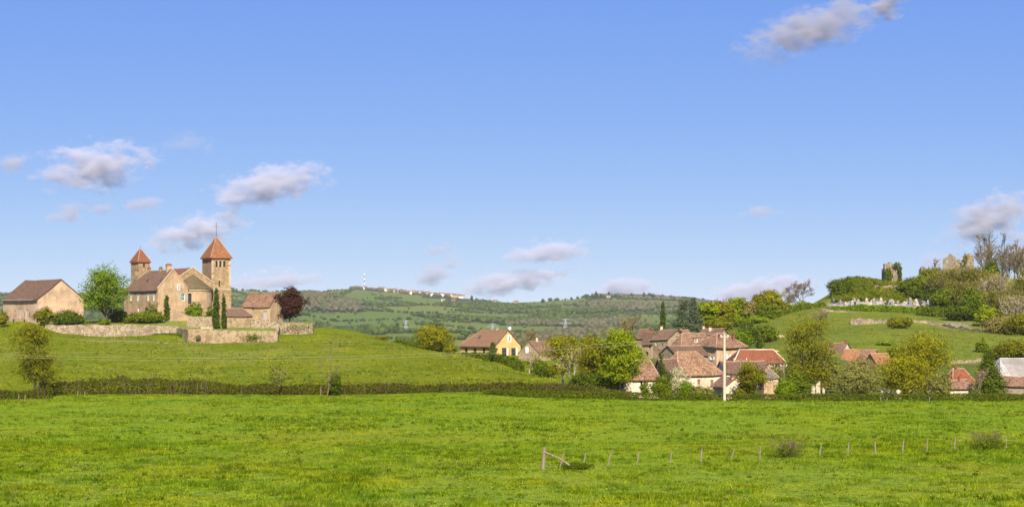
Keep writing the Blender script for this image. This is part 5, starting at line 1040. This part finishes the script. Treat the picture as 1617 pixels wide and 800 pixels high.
tree('shrub', 'grey olive bush left of the red roofed house', 1487, 285, 590, 40, 'lf_grey', 'bush', 0.05, 0.85, cat='shrub', size=0.24)
tree('pine', 'dark green pine left of the pale roofed barn', 1561, 298, 552, 50, 'lf_dark', 'cone', 0.12, 1.0, size=0.3); bare('shrub', 'brown leafless bush at the left foot of the pine', 1547, 290, 578, 32, 'twig_pale', 0, 6, 0.22, None, cat='shrub', r0=0.07)
tree('shrub', 'olive scrub above the pale roofed barn', 1600, 400, 538, 56, 'lf_olive', 'bush', 0.05, 1.0, cat='shrub'); tree('shrub', 'small dark tree on the right meadow slope', 1551, 415, 536, 18, 'lf_mid', 'bush', 0.1, 1.0, cat='shrub')
tree('shrub', 'young yellow green tree right of the yellow slope trees', 1395, 420, 538, 28, 'lf_fresh', 'bush', 0.2, 0.5, cat='shrub'); tree('shrub', 'low green scrub below the meadow behind the orange roof', 1418, 400, 548, 34, 'lf_mid', 'bush', 0.1, 0.8, cat='shrub')
# -- behind the village
tree('cypress', 'tall pointed cypress rising behind the village roofs', 1046.5, 505, 479, 9, 'lf_cyp', 'column', size=0.34)
tree('cedar', 'broad grey green cedar behind the village, left of the pair', 1077, 512, 474, 46, 'lf_cedar', 'cedar', 0.15, 1.2); tree('cedar', 'pointed dark cedar behind the village, right of the pair', 1096, 516, 472.5, 32, 'lf_cedar', 'cone', 0.1, 1.2)
SL = [(1104,522,508,26,'lf_olive','low olive bush below the cedars'),(1117,528,478,30,'lf_lime','lime green tree right of the dark cedar'),(1132,532,476,26,'lf_yellow','yellow green tree, second right of the cedar'),(1147,534,479,26,'lf_yellow','pale yellow tree, third right of the cedar'),(1163,538,470.5,30,'lf_lime','bright green tree in the middle of the row behind the village'),(1180,540,476,30,'lf_brown','brownish budding tree in the row behind the village'),(1197,542,466,28,'lf_olive','olive tree in the row behind the village'),(1215,546,459.5,42,'lf_yellow','largest yellow green tree of the row behind the village'),(1213,538,481,36,'lf_mid','dark green round tree below the largest row tree'),(1165,525,502,40,'lf_mid','green thicket above the hipped roof'),(1135,515,505,40,'lf_olive','olive thicket behind the white chimneys'),(1193,528,499,36,'lf_fresh','green shrub at the lower edge of the tree row'),(1240,552,478,24,'lf_mid','green tree left of the large bare tree'),(1265,560,476,24,'lf_fresh','small green tree below the large bare tree')]
for px, d, yt, w, lf, lb in SL: tree('broadleaf_tree', lb, px, d, yt, w, lf, 'bush' if yt > 490 else 'round', 0.08, 1.0, group='trees of the row behind the village')
bare('tree', 'large grey leafless tree on the skyline left of the castle hill', 1268, 575, 439.5, 58, 'twig', 0, 8, 0.2, None, r0=0.28, thin=0.028, spread=0.75); bare('tree', 'smaller leafless tree left of the large bare one', 1240, 570, 460, 42, 'twig', -0.15, 7, 0.2, None, thin=0.028, spread=0.75); bare('tree', 'pale leafless tree above the lime green row', 1142, 560, 468, 34, 'twig_pale', 0, 7, 0.2, None, thin=0.028); bare('young_tree', 'small brown bare tree on the meadow below the dark wall', 1292.5, 492, 484, 30, 'twig_pale', 0, 6, 0.35, 'lf_brown', nleaf=260)
tree('shrub', 'dark green shrub on the grass slope above the hipped house', 1180, 452, 512, 30, 'lf_dark', 'bush', 0.02, 1.1, cat='shrub'); tree('shrub', 'long dark bush on the grass slope above the red barn', 1207, 455, 514, 36, 'lf_mid', 'bush', 0.02, 1.1, cat='shrub'); tree('shrub', 'flowering pale green shrub beside the hipped roof', 1171, 440, 521, 30, 'lf_fresh', 'bush', 0.02, 1.0, cat='shrub'); tree('shrub', 'small dark conifer bush above the red barn roof', 1199, 425, 534, 11, 'lf_cyp', 'bush', 0.02, 1.2, cat='shrub')
# -- castle hill
tree('shrub', 'dark ivy mass at the left end of the rampart', 1325, 588, 442, 34, 'lf_dark', 'bush', 0.02, 1.4, cat='shrub', base_z=ZW(474, 594)); tree('shrub', 'rounded dark green bush on top of the rampart', 1349, 600, 436.5, 30, 'lf_dark', 'bush', 0.02, 1.3, cat='shrub', base_z=ZW(449, 603)); tree('shrub', 'small light green bush on the rampart left of the ruined tower', 1382, 606, 440, 20, 'lf_fresh', 'bush', 0.02, 1.0, cat='shrub')
def bank(n, r):
    px = r.uniform(1313, 1440, n); f = r.random(n); y = 577.5+f*23; x = XW(px, y)
    return np.column_stack([x, y, np.maximum(Hn(x, y), np.where(np.abs(y-590.7) < 0.5, ZW(452, 590.5)-r.random(n)*5, -99))]), np.tile([0, -0.7, 0.7], (n, 1))
patch('ivy', 'thick ivy covering the rampart wall above the cemetery', bank, 12000, 'lf_ivy', 0.55, 'ivy', thick=1.3)
def rivy(n, r):
    k = r.random(n) < 0.45; x = np.where(k, r.normal(XW(1402.5, 611.5), 0.65, n), r.normal(XW(1421.5, 611.5), 0.22, n)); z = np.where(k, r.uniform(ZW(446, 611), ZW(423, 611), n), r.uniform(ZW(446, 611), ZW(421, 611), n)); k2 = r.random(n) < 0.18
    x = np.where(k2, r.normal(XW(1416.5, 611.5), 0.6, n), x); z = np.where(k2, r.normal(ZW(418.5, 611), 0.4, n), z)
    return np.column_stack([x, np.full(n, 611.2), z]), np.tile([0, -1.0, 0.1], (n, 1))
patch('ivy', 'ivy hanging down both sides of the ruined tower', rivy, 1100, 'lf_dark', 0.42, 'ivy', thick=0.5)
patch('ivy', 'moss and ivy clump on the right gable of the ruined keep', lambda n, r: (np.column_stack([XW(1524.5, 621.5)+r.normal(0, 0.45, n), np.full(n, 621.6), ZW(407, 621)+r.normal(0, 0.6, n)]), np.tile([0, -1.0, 0.1], (n, 1))), 260, 'lf_olive', 0.4, 'ivy')
tree('shrub', 'green ivy mound right of the small wall stump', 1470, 614, 424.5, 28, 'lf_mid', 'bush', 0.02, 1.3, cat='shrub')
WD = [(1440,588,440,36,'lf_mid','bush'),(1458,586,436,44,'lf_mid','round'),(1482,576,431,48,'lf_olive','tall'),(1503,566,428,52,'lf_olive','tall'),(1527,562,426,56,'lf_olive','tall'),(1550,560,431,48,'lf_yellow','tall'),(1452,583,456,44,'lf_dark','bush'),(1478,574,458,46,'lf_dark','bush'),(1497,546,455,48,'lf_mid','round'),(1523,538,448,50,'lf_olive','tall'),(1545,530,458,46,'lf_mid','round'),(1563,540,440,50,'lf_brown','tall'),(1588,540,436,54,'lf_brown','tall'),(1613,535,440,50,'lf_olive','tall'),(1578,505,465,58,'lf_olive','tall'),(1606,490,470,58,'lf_brown','tall'),(1560,498,484,40,'lf_lime','bush'),(1534,514,474,42,'lf_dark','bush'),(1513,512,482,38,'lf_dark','bush'),(1588,468,500,58,'lf_brown','bush'),(1616,460,495,54,'lf_olive','bush'),(1566,606,414,26,'lf_dark','column'),(1630,600,430,40,'lf_olive','tall'),(1640,545,460,44,'lf_brown','tall'),(1670,560,440,60,'lf_olive','tall'),(1700,540,455,60,'lf_mid','round'),(1735,550,450,64,'lf_olive','round'),(1690,490,480,60,'lf_brown','bush'),(1660,600,425,50,'lf_olive','tall')]
WL = ['dark green round tree nearest the ruined tower','olive tree below the small wall stump','mid green tall tree left under the ruined keep','olive tall tree under the left gable of the keep','olive tall tree under the right gable of the keep','yellowish tall tree right of the keep','low green bushes above the cemetery right end','dark thicket in the wood above the pale wall','round green tree in the middle of the castle wood','tall olive tree in the middle of the castle wood','green round tree in the castle wood right of centre','brown budding tree below the dark ivy column','brown budding tree near the right edge, upper row','olive tree at the right edge, upper row','olive tree in the lower castle wood','brown tree at the right edge, lower row','bright lime green shrub in the lower castle wood','dark shrub left of the lime green shrub','darkest shrub above the bare soil','brown brushwood along the lower wood edge','olive brushwood at the right picture edge','dark ivy column among the tall bare trees','olive tree just past the right picture edge','brown tree just past the right picture edge','tall olive tree well past the right picture edge','round green tree well past the right picture edge','olive round tree farthest past the right picture edge','brown brushwood past the right picture edge','olive tree on the hilltop past the right picture edge']
for (px, d, yt, w, lf, sh), lb in zip(WD, WL):
    if sh == 'tall': leader('woodland_tree', lb, px, d, yt, w, 'bark_pale' if lf == 'lf_brown' else 'twig_pale', 4, 64, lf, 1500 if lf == 'lf_brown' else 2600, 0.42, 0.17, group='trees of the castle wood', low=0.12, thin=0.05)
    else: tree('woodland_tree', lb, px, d, yt, w, lf, sh, 0.05, 0.9, group='trees of the castle wood')
BT = [(1553,626,372,30,'leftmost tall bare tree on the castle hill'),(1568,630,367,32,'tall bare tree, second from the left on the castle hill'),(1583,628,371,30,'tall bare tree with mistletoe on the castle hill'),(1600,626,380,32,'tall bare tree near the right edge of the castle hill'),(1618,630,388,34,'tall bare tree cut by the right picture edge'),(1560,618,384,30,'bare tree standing before the two leftmost tall ones'),(1592,615,386,34,'bare tree in front of the tall tree near the right edge'),(1609,610,398,32,'lower bare tree at the right edge of the castle hill'),(1476,640,410,22,'thin bare tree between wall stump and keep')]
for px, d, yt, w, lb in BT: leader('tall_bare_tree', lb, px, d, yt, w*1.15, 'twig', 3 if w > 25 else 1, 54 if w > 25 else 20, None if w < 25 else 'lf_brown', 500, 0.3, 0.24, group='tall bare trees on the castle hill', low=0.2, thin=0.07)
mr = np.random.default_rng(8)
for px, py, lb in [(1543.5,402,'small dark mistletoe ball left of the tall bare trees'),(1594,402,'dark mistletoe ball in the middle of the tall bare trees'),(1614.5,411.5,'dark mistletoe ball near the right picture edge'),(1555,377.5,'dark mistletoe ball high in the leftmost bare tree')]:
    C0 = np.array([XW(px, 627), 627, ZW(py, 627)]); n = 150; U = unit(n, mr); tag(link('mistletoe', leaf_mesh('mistletoe', U*0.55*mr.random((n, 1))**0.4, unit(n, mr), mr.uniform(0.2, 0.4, n), mr), M['lf_dark'], None, C0), lb, 'mistletoe', 'mistletoe balls in the bare trees')
tree('shrub', 'olive round bush below the pale wall on the castle meadow', 1421, 487, 502, 34, 'lf_olive', 'bush', 0.02, 1.1, cat='shrub')
# -- brambles and tufts in the field
for px, py, w, yt, lf, lb in [(1244,723,62,698,'lf_hedge','thin bramble clump in the field round the dark fence post'),(1557,710,66,685,'lf_hedge','denser bramble clump in the field at the right end of the fence')]:
    d = CAMH*F/(py-YH); tree('bramble', lb, px, d, yt+5, w*0.8, 'lf_mid', 'bush', 0.0, 0.16 if px < 1400 else 0.3, size=0.11, cat='bramble'); leader('bramble', ('bare stems in the bramble clump round the dark fence post' if px < 1400 else 'bare stems in the bramble clump at the right fence end'), px, d+0.3, yt, w, 'twig', 6, 42, 'lf_hedge', 420, 0.09, 0.03, cat='bramble', low=0.05, thin=0.012)
d = CAMH*F/(740-YH); tree('grass_tuft', 'dark rank grass tuft at the foot of the slanting brace', 912, d, 729.5, 46, 'weed', 'bush', 0, 0.9, size=0.13, cat='grass tuft')
# -- conifers on the far ridge
for px, d, yt, w, lb in [(941.5,4900,462,4.5,'tallest dark conifer on the right far ridge'),(961.5,4900,462.5,5,'second tall dark conifer on the right far ridge'),(949,4900,465,4,'small conifer between the two tall ridge conifers'),(926,4900,467,3,'leftmost tiny conifer on the right far ridge'),(936,4900,467.5,6,'low dark clump beside the tallest ridge conifer'),(972,4900,466,4,'roundish tree right of the two tall ridge conifers'),(998,4900,464.5,7,'dark clump midway along the right ridge'),(1017,4900,463,4,'single pointed conifer midway along the right ridge'),(1026,4900,464,7,'dark conifer clump left of the white ridge house'),(1032,4900,465,6,'dark conifer clump nearest left of the white ridge house'),(1046,4900,467,5,'conifer just left of the white ridge house'),(1060,4900,467.5,6,'conifer just right of the white ridge house'),(1110,4900,472,5,'single conifer right of the dark ridge plantation'),(1117,4900,476,4,'small conifer farther right on the ridge'),(1123,4900,475,3,'last small conifer on the right far ridge'),(857,4900,473,5,'single dark tree on the skyline right of the dip'),(745,4900,468,4,'single dark tree right of the far ridge village')]:
    tree('far_conifer', lb, px, d, yt-1.5, w, 'wood_far3', 'column' if w < 5.5 else 'bush', 0.0, 1.2, size=1.6, group='dark conifers on the far ridge')
pr = np.random.default_rng(2); n = 420
X = XW(1, 4900)*0+np.array([XW(a, 4900) for a in pr.uniform(1077, 1100, n)]); Y = 4900+pr.uniform(-45, 30, n); tag(blob_mesh('ridge_plantation', np.column_stack([X, Y, Hn(X, Y)]), pr.uniform(3.4, 4.6, n), M['wood_far3'], True), 'flat topped dark conifer plantation on the right far ridge', None, None, 'stuff')
n = 500; a = pr.uniform(668, 738, n); Y = 4850+pr.uniform(-60, 20, n); X = (a-808.5)*Y/F; tag(blob_mesh('village_belt_trees', np.column_stack([X, Y, Hn(X, Y)-3]), pr.uniform(3.0, 4.4, n), M['wood_far3']), 'dark belt of trees below the far ridge village', None, None, 'stuff')
n = 160; a = np.concatenate([pr.uniform(553, 571, 60), pr.uniform(578, 606, 50), pr.uniform(606, 735, 50)]); Y = 4960+pr.uniform(-20, 40, n); X = (a-808.5)*Y/F; tag(blob_mesh('village_trees', np.column_stack([X, Y, Hn(X, Y)]), pr.uniform(3.0, 5.2, n), M['wood_far2']), 'brownish trees among the houses on the far ridge', None, None, 'stuff')
# ---------------------------------------------------------------- white cattle, sheets
def cow(px, d, rz, label, s_=1.0):
    x = XW(px, d); e = empty('cow', (x, d, H(x, d)), rz, label, 'cow', 'white cattle under the wide yellow green tree')
    sk = [(0.95,0,1.15,.30,.36),(0.55,0,1.12,.36,.42),(0.1,0,1.05,.38,.46),(-0.4,0,1.08,.36,.42),(-0.8,0,1.15,.30,.36),(-0.98,0,1.1,.14,.2)]
    V = []; Fq = []; n = 10
    def loft(rings):
        b = len(V)
        for (c, ra, rb, ax) in rings:
            for j in range(n):
                t = 2*math.pi*j/n; o = (0, math.cos(t)*ra, math.sin(t)*rb) if ax == 'x' else (math.cos(t)*ra, math.sin(t)*rb, 0); V.append((c[0]+o[0], c[1]+o[1], c[2]+o[2]))
        for i in range(len(rings)-1):
            for j in range(n): Fq.append((b+i*n+j, b+i*n+(j+1) % n, b+(i+1)*n+(j+1) % n, b+(i+1)*n+j))
        Fq.append(tuple(b+j for j in range(n))); Fq.append(tuple(b+(len(rings)-1)*n+j for j in range(n)))
    loft([((a, 0, c), r1, r2, 'x') for a, _, c, r1, r2 in sk])
    loft([((0.85, 0, 1.25), .24, .30, 'x'), ((1.2, 0, 1.4), .17, .22, 'x'), ((1.42, 0, 1.45), .15, .19, 'x'), ((1.68, 0, 1.3), .12, .13, 'x'), ((1.86, 0, 1.18), .09, .09, 'x')])
    for lx, ly in ((0.72, .2), (0.72, -.2), (-0.75, .2), (-0.75, -.2)):
        k = 0.06 if lx > 0 else -0.05; loft([((lx, ly, 1.0), .17, .15, 'z'), ((lx+k, ly, .62), .10, .09, 'z'), ((lx-k*0.4, ly, .34), .075, .07, 'z'), ((lx, ly, .08), .06, .06, 'z'), ((lx+.03, ly, 0), .075, .07, 'z')])
    loft([((-1.0, 0, 1.3), .04, .04, 'z'), ((-1.08, 0, .9), .03, .03, 'z'), ((-1.08, 0, .5), .06, .05, 'z')])
    for sy in (-1, 1): loft([((1.36, sy*.14, 1.55), .05, .04, 'z'), ((1.33, sy*.3, 1.6), .05, .03, 'z'), ((1.33, sy*.36, 1.56), .01, .01, 'z')])
    me = bpy.data.meshes.new('body'); me.from_pydata(V, [], Fq); me.update(); me.polygons.foreach_set('use_smooth', np.ones(len(me.polygons), bool)); link('body', me, M['hide'], e)
    MB().tube([(1.84, 0, 1.17), (1.9, 0, 1.15)], [.085, .06], 8).build('muzzle', M['marble_pink'], e)
    for sy in (-1, 1): MB().tube([(1.52, sy*.125, 1.45), (1.53, sy*.15, 1.45)], .02, 6).build('eye', M['metal'], e)
for px, d, rz, lb in [(1402, 292, 2.4, 'white cow at the left under the wide tree'),(1419, 290, 1.2, 'white cow seen from behind, second from the left under the tree'),(1446, 291, 2.2, 'white cow behind the hedge right of the middle'),(1470, 293, 3.3, 'white cow at the right beside the grey olive bush')]: cow(px, d, rz, lb)
for px, yt, w, lb, tl in [(1284, 606, 6.5, 'lower left white sheet hanging behind the clipped hedge', 0.1), (1292, 601, 7, 'tallest white sheet hanging behind the clipped hedge', -0.12), (1300.5, 611, 4, 'small white sheet at the right behind the clipped hedge', 0.15)]:
    d = 303; x = XW(px, d); z = H(x, d); hgt = ZW(yt, d)-z; ww = w*d/F; V = []; Fq = []; n = 8
    for j in range(n+1):
        for i in range(n+1): V.append(((i/n-0.5)*ww+tl*(j/n)*0.3, 0.07*math.sin(i*1.9+j*0.3)*(1-j/n*0.6), 0.25+(hgt*(1-0.22*(i/n if tl > 0 else 1-i/n))-0.25)*j/n))
    for j in range(n):
        for i in range(n): a = j*(n+1)+i; Fq.append((a, a+1, a+n+2, a+n+1))
    e = empty('white_sheet', (x, d, z), tl, lb, 'sheet', 'white sheets behind the hedge'); me = bpy.data.meshes.new('cloth'); me.from_pydata(V, [], Fq); me.update(); link('cloth', me, M['concrete'], e); MB().tube([(0, 0.12, -0.2), (0, 0.12, hgt)], 0.03, 5).build('support', M['wood_grey'], e)
for px, d, w_, lb in [(1232, 478, 1.9, 'overturned pale trough on the grass slope under the trees')]:
    x = XW(px, d); tag(MB().box(-1.0, 1.0, -0.4, 0.4, 0.0, 0.45).box(-0.85, 0.85, -0.3, 0.3, 0.45, 0.6).build('cattle_trough', M['stone_light'], None, (x, d, H(x, d))), lb, 'trough')
# ---------------------------------------------------------------- grass
def tufts(name, label, n, y0, y1, half, mat, hr, wr, leaf_per=4, power=1.0, cond=None, seed=1):
    r = np.random.default_rng(seed); y = y0+(y1-y0)*r.random(n)**power; x = r.uniform(-1, 1, n)*(half*y+6)
    cl = fbm(x/2.2, y/3.5, 3)+0.6*fbm(x/11, y/14, 2); k = r.random(n) < np.clip(0.68+cl*0.9, 0.35, 1)
    if cond is not None: k &= cond(x, y)
    x, y, cl = x[k], y[k], cl[k]; n = len(x); z = Hn(x, y); m = n*leaf_per; i = np.repeat(np.arange(n), leaf_per)
    hgt = (r.uniform(*hr, n)*(1+0.9*np.clip(cl, -0.4, 0.8)))[i]*r.uniform(0.6, 1.15, m); a = r.uniform(0, 6.28, m); wd = r.uniform(*wr, m)
    B = np.column_stack([x, y, z])[i]+np.column_stack([r.normal(0, 0.10, m), r.normal(0, 0.10, m), np.full(m, -0.02)]); t = np.column_stack([np.cos(a), np.sin(a), np.zeros(m)])*wd[:, None]
    lean = np.column_stack([r.normal(0, 0.4, m), r.normal(0, 0.4, m), np.ones(m)])*hgt[:, None]
    V = np.stack([B-t, B+t, B+lean], 1).reshape(-1, 3)
    return tag(link(name, mesh_np(name, V, np.arange(3*m).reshape(m, 3)), M[mat]), label, None, None, 'stuff')
tufts('grass', 'short green grass of the near field', 130000, 104, 175, 0.36, 'grass', (0.10, 0.26), (0.02, 0.045), 4, 0.9, seed=1)
tufts('field_grass', 'short green grass of the field up to the hedge', 95000, 170, 282, 0.36, 'grass', (0.10, 0.24), (0.03, 0.065), 3, 0.9, seed=2)
hm = lambda x, y: (808.5+F*x/y < 885) & ~inside(TERR[0], x, y)
tufts('hill_grass', 'yellowish grass of the hill meadow', 66000, 283, 470, 0.34, 'grass_hill', (0.10, 0.24), (0.04, 0.09), 3, 1.0, hm, seed=3)
tufts('slope_grass', 'grass on the castle hill meadow', 30000, 395, 560, 0.36, 'grass_hill', (0.12, 0.3), (0.05, 0.11), 3, 1.0, lambda x, y: (808.5+F*x/y > 1190), seed=4)
tufts('weeds', 'darker leafy weeds scattered in the field', 30000, 104, 270, 0.36, 'weed', (0.10, 0.24), (0.04, 0.08), 5, 0.8, lambda x, y: fbm(x/4, y/6, 3) > 0.05, seed=5)
tufts('hill_tussocks', 'darker tussocks on the hill meadow', 9000, 284, 470, 0.29, 'weed', (0.15, 0.4), (0.06, 0.12), 5, 1.0, lambda x, y: hm(x, y) & (fbm(x/6, y/9, 3) > 0.1), seed=6)
tufts('docks', 'clumps of broad leaved docks standing in the near field', 1100, 104, 215, 0.285, 'weed', (0.18, 0.34), (0.05, 0.10), 12, 0.9, lambda x, y: fbm(x/9+4, y/12, 3) > -0.05, seed=9)
tufts('pale_stems', 'paler seeding grass stems in the near field', 9000, 104, 190, 0.285, 'dry', (0.2, 0.4), (0.012, 0.022), 3, 0.9, lambda x, y: fbm(x/7+1, y/10, 3) > 0.05, seed=10)
wfoot = lambda x, y: (((808.5+F*x/y > 288) & (808.5+F*x/y < 446) & (y > 442) & (y < 449.2)) | ((808.5+F*x/y > 100) & (808.5+F*x/y < 296) & (y > 458) & (y < 469.3))) & ~inside(TERR[0], x, y)
tufts('bank_grass', 'long dark grass on the bank below the stone walls', 30000, 441, 470, 0.175, 'weed', (0.3, 0.6), (0.05, 0.10), 5, 1.0, lambda x, y: wfoot(x, y) & (x < XW(446, 445)), seed=12)
verge = lambda x, y: np.where(808.5+F*x/y < 800, (y > 275.5) & (y < 279.6), (y > 262) & (y < 264.6))
tufts('verge_grass', 'rank grass along the foot of the hedges', 60000, 262, 282, 0.28, 'grass', (0.10, 0.26), (0.03, 0.06), 4, 1.0, verge, seed=13)
def flowers(name, label, n, y0, y1, mat, size, cond, seed, hz=(0.12, 0.3)):
    r = np.random.default_rng(seed); y = r.uniform(y0, y1, n); x = r.uniform(-0.285, 0.285, n)*y; k = cond(x, y, r); x, y = x[k], y[k]; n = len(x)
    P = np.column_stack([x, y, Hn(x, y)+r.uniform(*hz, n)]); N = np.tile([0, -0.6, 0.8], (n, 1))+unit(n, r)*0.3; N /= np.linalg.norm(N, axis=1)[:, None]
    tag(link(name, leaf_mesh(name, P, N, size*r.uniform(0.7, 1.3, n), r, 1.0), M[mat]), label, None, None, 'stuff')
flowers('buttercups', 'tiny yellow flowers dotted over the near field', 4200, 104, 150, 'flower', 0.042, lambda x, y, r: fbm(x/6, y/6, 3)+r.normal(0, 0.15, len(x)) > 0.15, 31)
flowers('meadow_flowers', 'yellow flowers over the hill meadow', 16000, 286, 440, 'flower', 0.08, lambda x, y, r: hm(x, y) & (fbm(x/9, y/16, 3)+r.normal(0, 0.15, len(x)) > 0.1), 32, (0.15, 0.35))
# ---------------------------------------------------------------- clouds (volumes far beyond the hills)
if CLOUDS:
    m, t, out = new_mat('cloud'); tcn = nd(t, 'ShaderNodeTexCoord'); oi = nd(t, 'ShaderNodeObjectInfo')
    ln = nd(t, 'ShaderNodeVectorMath', operation='LENGTH'); ctr = nd(t, 'ShaderNodeVectorMath', operation='MULTIPLY_ADD'); ctr.inputs[1].default_value = (2, 2, 2); ctr.inputs[2].default_value = (-1, -1, -1)
    t.links.new(tcn.outputs['Generated'], ctr.inputs[0]); flt = nd(t, 'ShaderNodeVectorMath', operation='MULTIPLY'); flt.inputs[1].default_value = (0.75, 0.75, 1.5); t.links.new(ctr.outputs[0], ln.inputs[0])
    g = nd(t, 'ShaderNodeNewGeometry'); t.links.new(g.outputs['Position'], flt.inputs[0]); nz = noise(t, flt.outputs[0], 1/85.0, 8, 0.66)
    a = nd(t, 'ShaderNodeMath', operation='MULTIPLY_ADD'); t.links.new(nz, a.inputs[0]); a.inputs[1].default_value = 3.4; a.inputs[2].default_value = -1.52
    b = nd(t, 'ShaderNodeMath', operation='MULTIPLY_ADD'); t.links.new(ln.outputs['Value'], b.inputs[0]); b.inputs[1].default_value = -1.15; t.links.new(a.outputs[0], b.inputs[2])
    c = nd(t, 'ShaderNodeMath', operation='ADD'); t.links.new(b.outputs[0], c.inputs[0]); c.inputs[1].default_value = 0.62
    e_ = nd(t, 'ShaderNodeMath', operation='MULTIPLY'); e_.use_clamp = False; mxn = nd(t, 'ShaderNodeMath', operation='MAXIMUM'); t.links.new(c.outputs[0], mxn.inputs[0]); mxn.inputs[1].default_value = 0
    t.links.new(mxn.outputs[0], e_.inputs[0]); sepc = nd(t, 'ShaderNodeSeparateColor'); t.links.new(oi.outputs['Color'], sepc.inputs[0])
    sc2 = nd(t, 'ShaderNodeMath', operation='MULTIPLY'); t.links.new(sepc.outputs[0], sc2.inputs[0]); sc2.inputs[1].default_value = 0.028; t.links.new(sc2.outputs[0], e_.inputs[1])
    pv = nd(t, 'ShaderNodeVolumePrincipled'); pv.inputs['Color'].default_value = (0.70, 0.71, 0.79, 1); pv.inputs['Anisotropy'].default_value = 0.0; t.links.new(e_.outputs[0], pv.inputs['Density'])
    alb = nd(t, 'ShaderNodeCombineColor')
    for i, kk in enumerate((1.0, 1.01, 1.11)):
        q = nd(t, 'ShaderNodeMath', operation='MULTIPLY'); q.inputs[1].default_value = kk; t.links.new(sepc.outputs[1], q.inputs[0]); t.links.new(q.outputs[0], alb.inputs[i])
    t.links.new(alb.outputs[0], pv.inputs['Color']); t.links.new(pv.outputs[0], out.inputs['Volume'])
    CL_ = [(150,262,215,95,6,1,'large pale cloud above the barn'),(20,257,66,44,22,.8,'small cloud at the left picture edge'),(105,334,74,48,15,.9,'little cloud between the barn and the large cloud'),(152,328,84,28,0,.6,'wispy cloud right of the little cloud over the barn'),(224,325,80,26,8,.8,'faint wisp left above the bell tower'),(425,292,245,72,12,1,'long cloud right above the bell tower'),(310,367,215,66,12,1,'cloud behind the bell tower cross'),(430,445,170,48,4,1.0,'low pale cloud right of the bell tower'),(300,228,110,44,8,.25,'very faint wisp right of the large cloud'),(697,393,66,28,8,.9,'tiny cloud above the far ridge village'),(636,398,44,16,6,.35,'tiniest wisp left of the tiny cloud'),(688,432,110,46,28,.9,'slanting grey cloud above the far ridge village'),(872,398,175,46,5,1,'bright cloud in the middle of the sky'),(815,444,220,46,9,1.2,'long grey cloud below the bright middle cloud'),(990,457,150,42,4,1.2,'low bright cloud over the right ridge'),(1198,335,80,26,5,.8,'tiny wisp in the right sky'),(1285,44,300,84,18,.7,'large ragged cloud at the top right'),(1402,8,100,52,20,1.3,'small cloud cut by the top edge'),(1560,345,190,80,24,1.2,'grey slanting cloud above the tall bare trees'),(1620,386,90,50,5,1,'bright cloud at the right picture edge'),(1200,460,230,54,6,1.3,'low white cloud behind the tree row'),(1480,420,110,50,4,.6,'pale cloud behind the ruined keep')]
    ico = None
    for px, py, w, hp, rot, dn, lb in CL_:
        d = 9500.0; sx, sz = w*d/F/2, hp*d/F/2
        if ico is None:
            import bmesh
            ico = bpy.data.meshes.new('cloud'); bm = bmesh.new(); bmesh.ops.create_icosphere(bm, subdivisions=3, radius=1.0); bm.to_mesh(ico); bm.free(); ico.materials.append(m)
        o = link('cloud', ico, None, None, (XW(px, d), d, ZW(py, d))); o.scale = (sx*1.05, max(sz*1.1, sx*0.55), sz*1.1); o.rotation_euler = (0, -math.radians(rot), 0); o.color = (dn, 0.52 if py < 60 else (0.60 if dn < 0.95 or px > 1500 else 0.66), dn, 1); tag(o, lb, 'cloud', 'fair weather clouds')
# ---------------------------------------------------------------- haze
if HAZE:
    m, t, out = new_mat('haze'); pv = nd(t, 'ShaderNodeVolumePrincipled', Density=0.000031); pv.inputs['Color'].default_value = (0.93, 0.95, 0.97, 1); pv.inputs['Anisotropy'].default_value = 0.2; t.links.new(pv.outputs[0], out.inputs['Volume'])
    zmin = float(GZ.min())-1.5
    o = MB().box(-2800, 2800, -160, 6450, zmin, 185).build('haze', m); tag(o, 'thin summer haze filling the valley air', None, None, 'stuff')
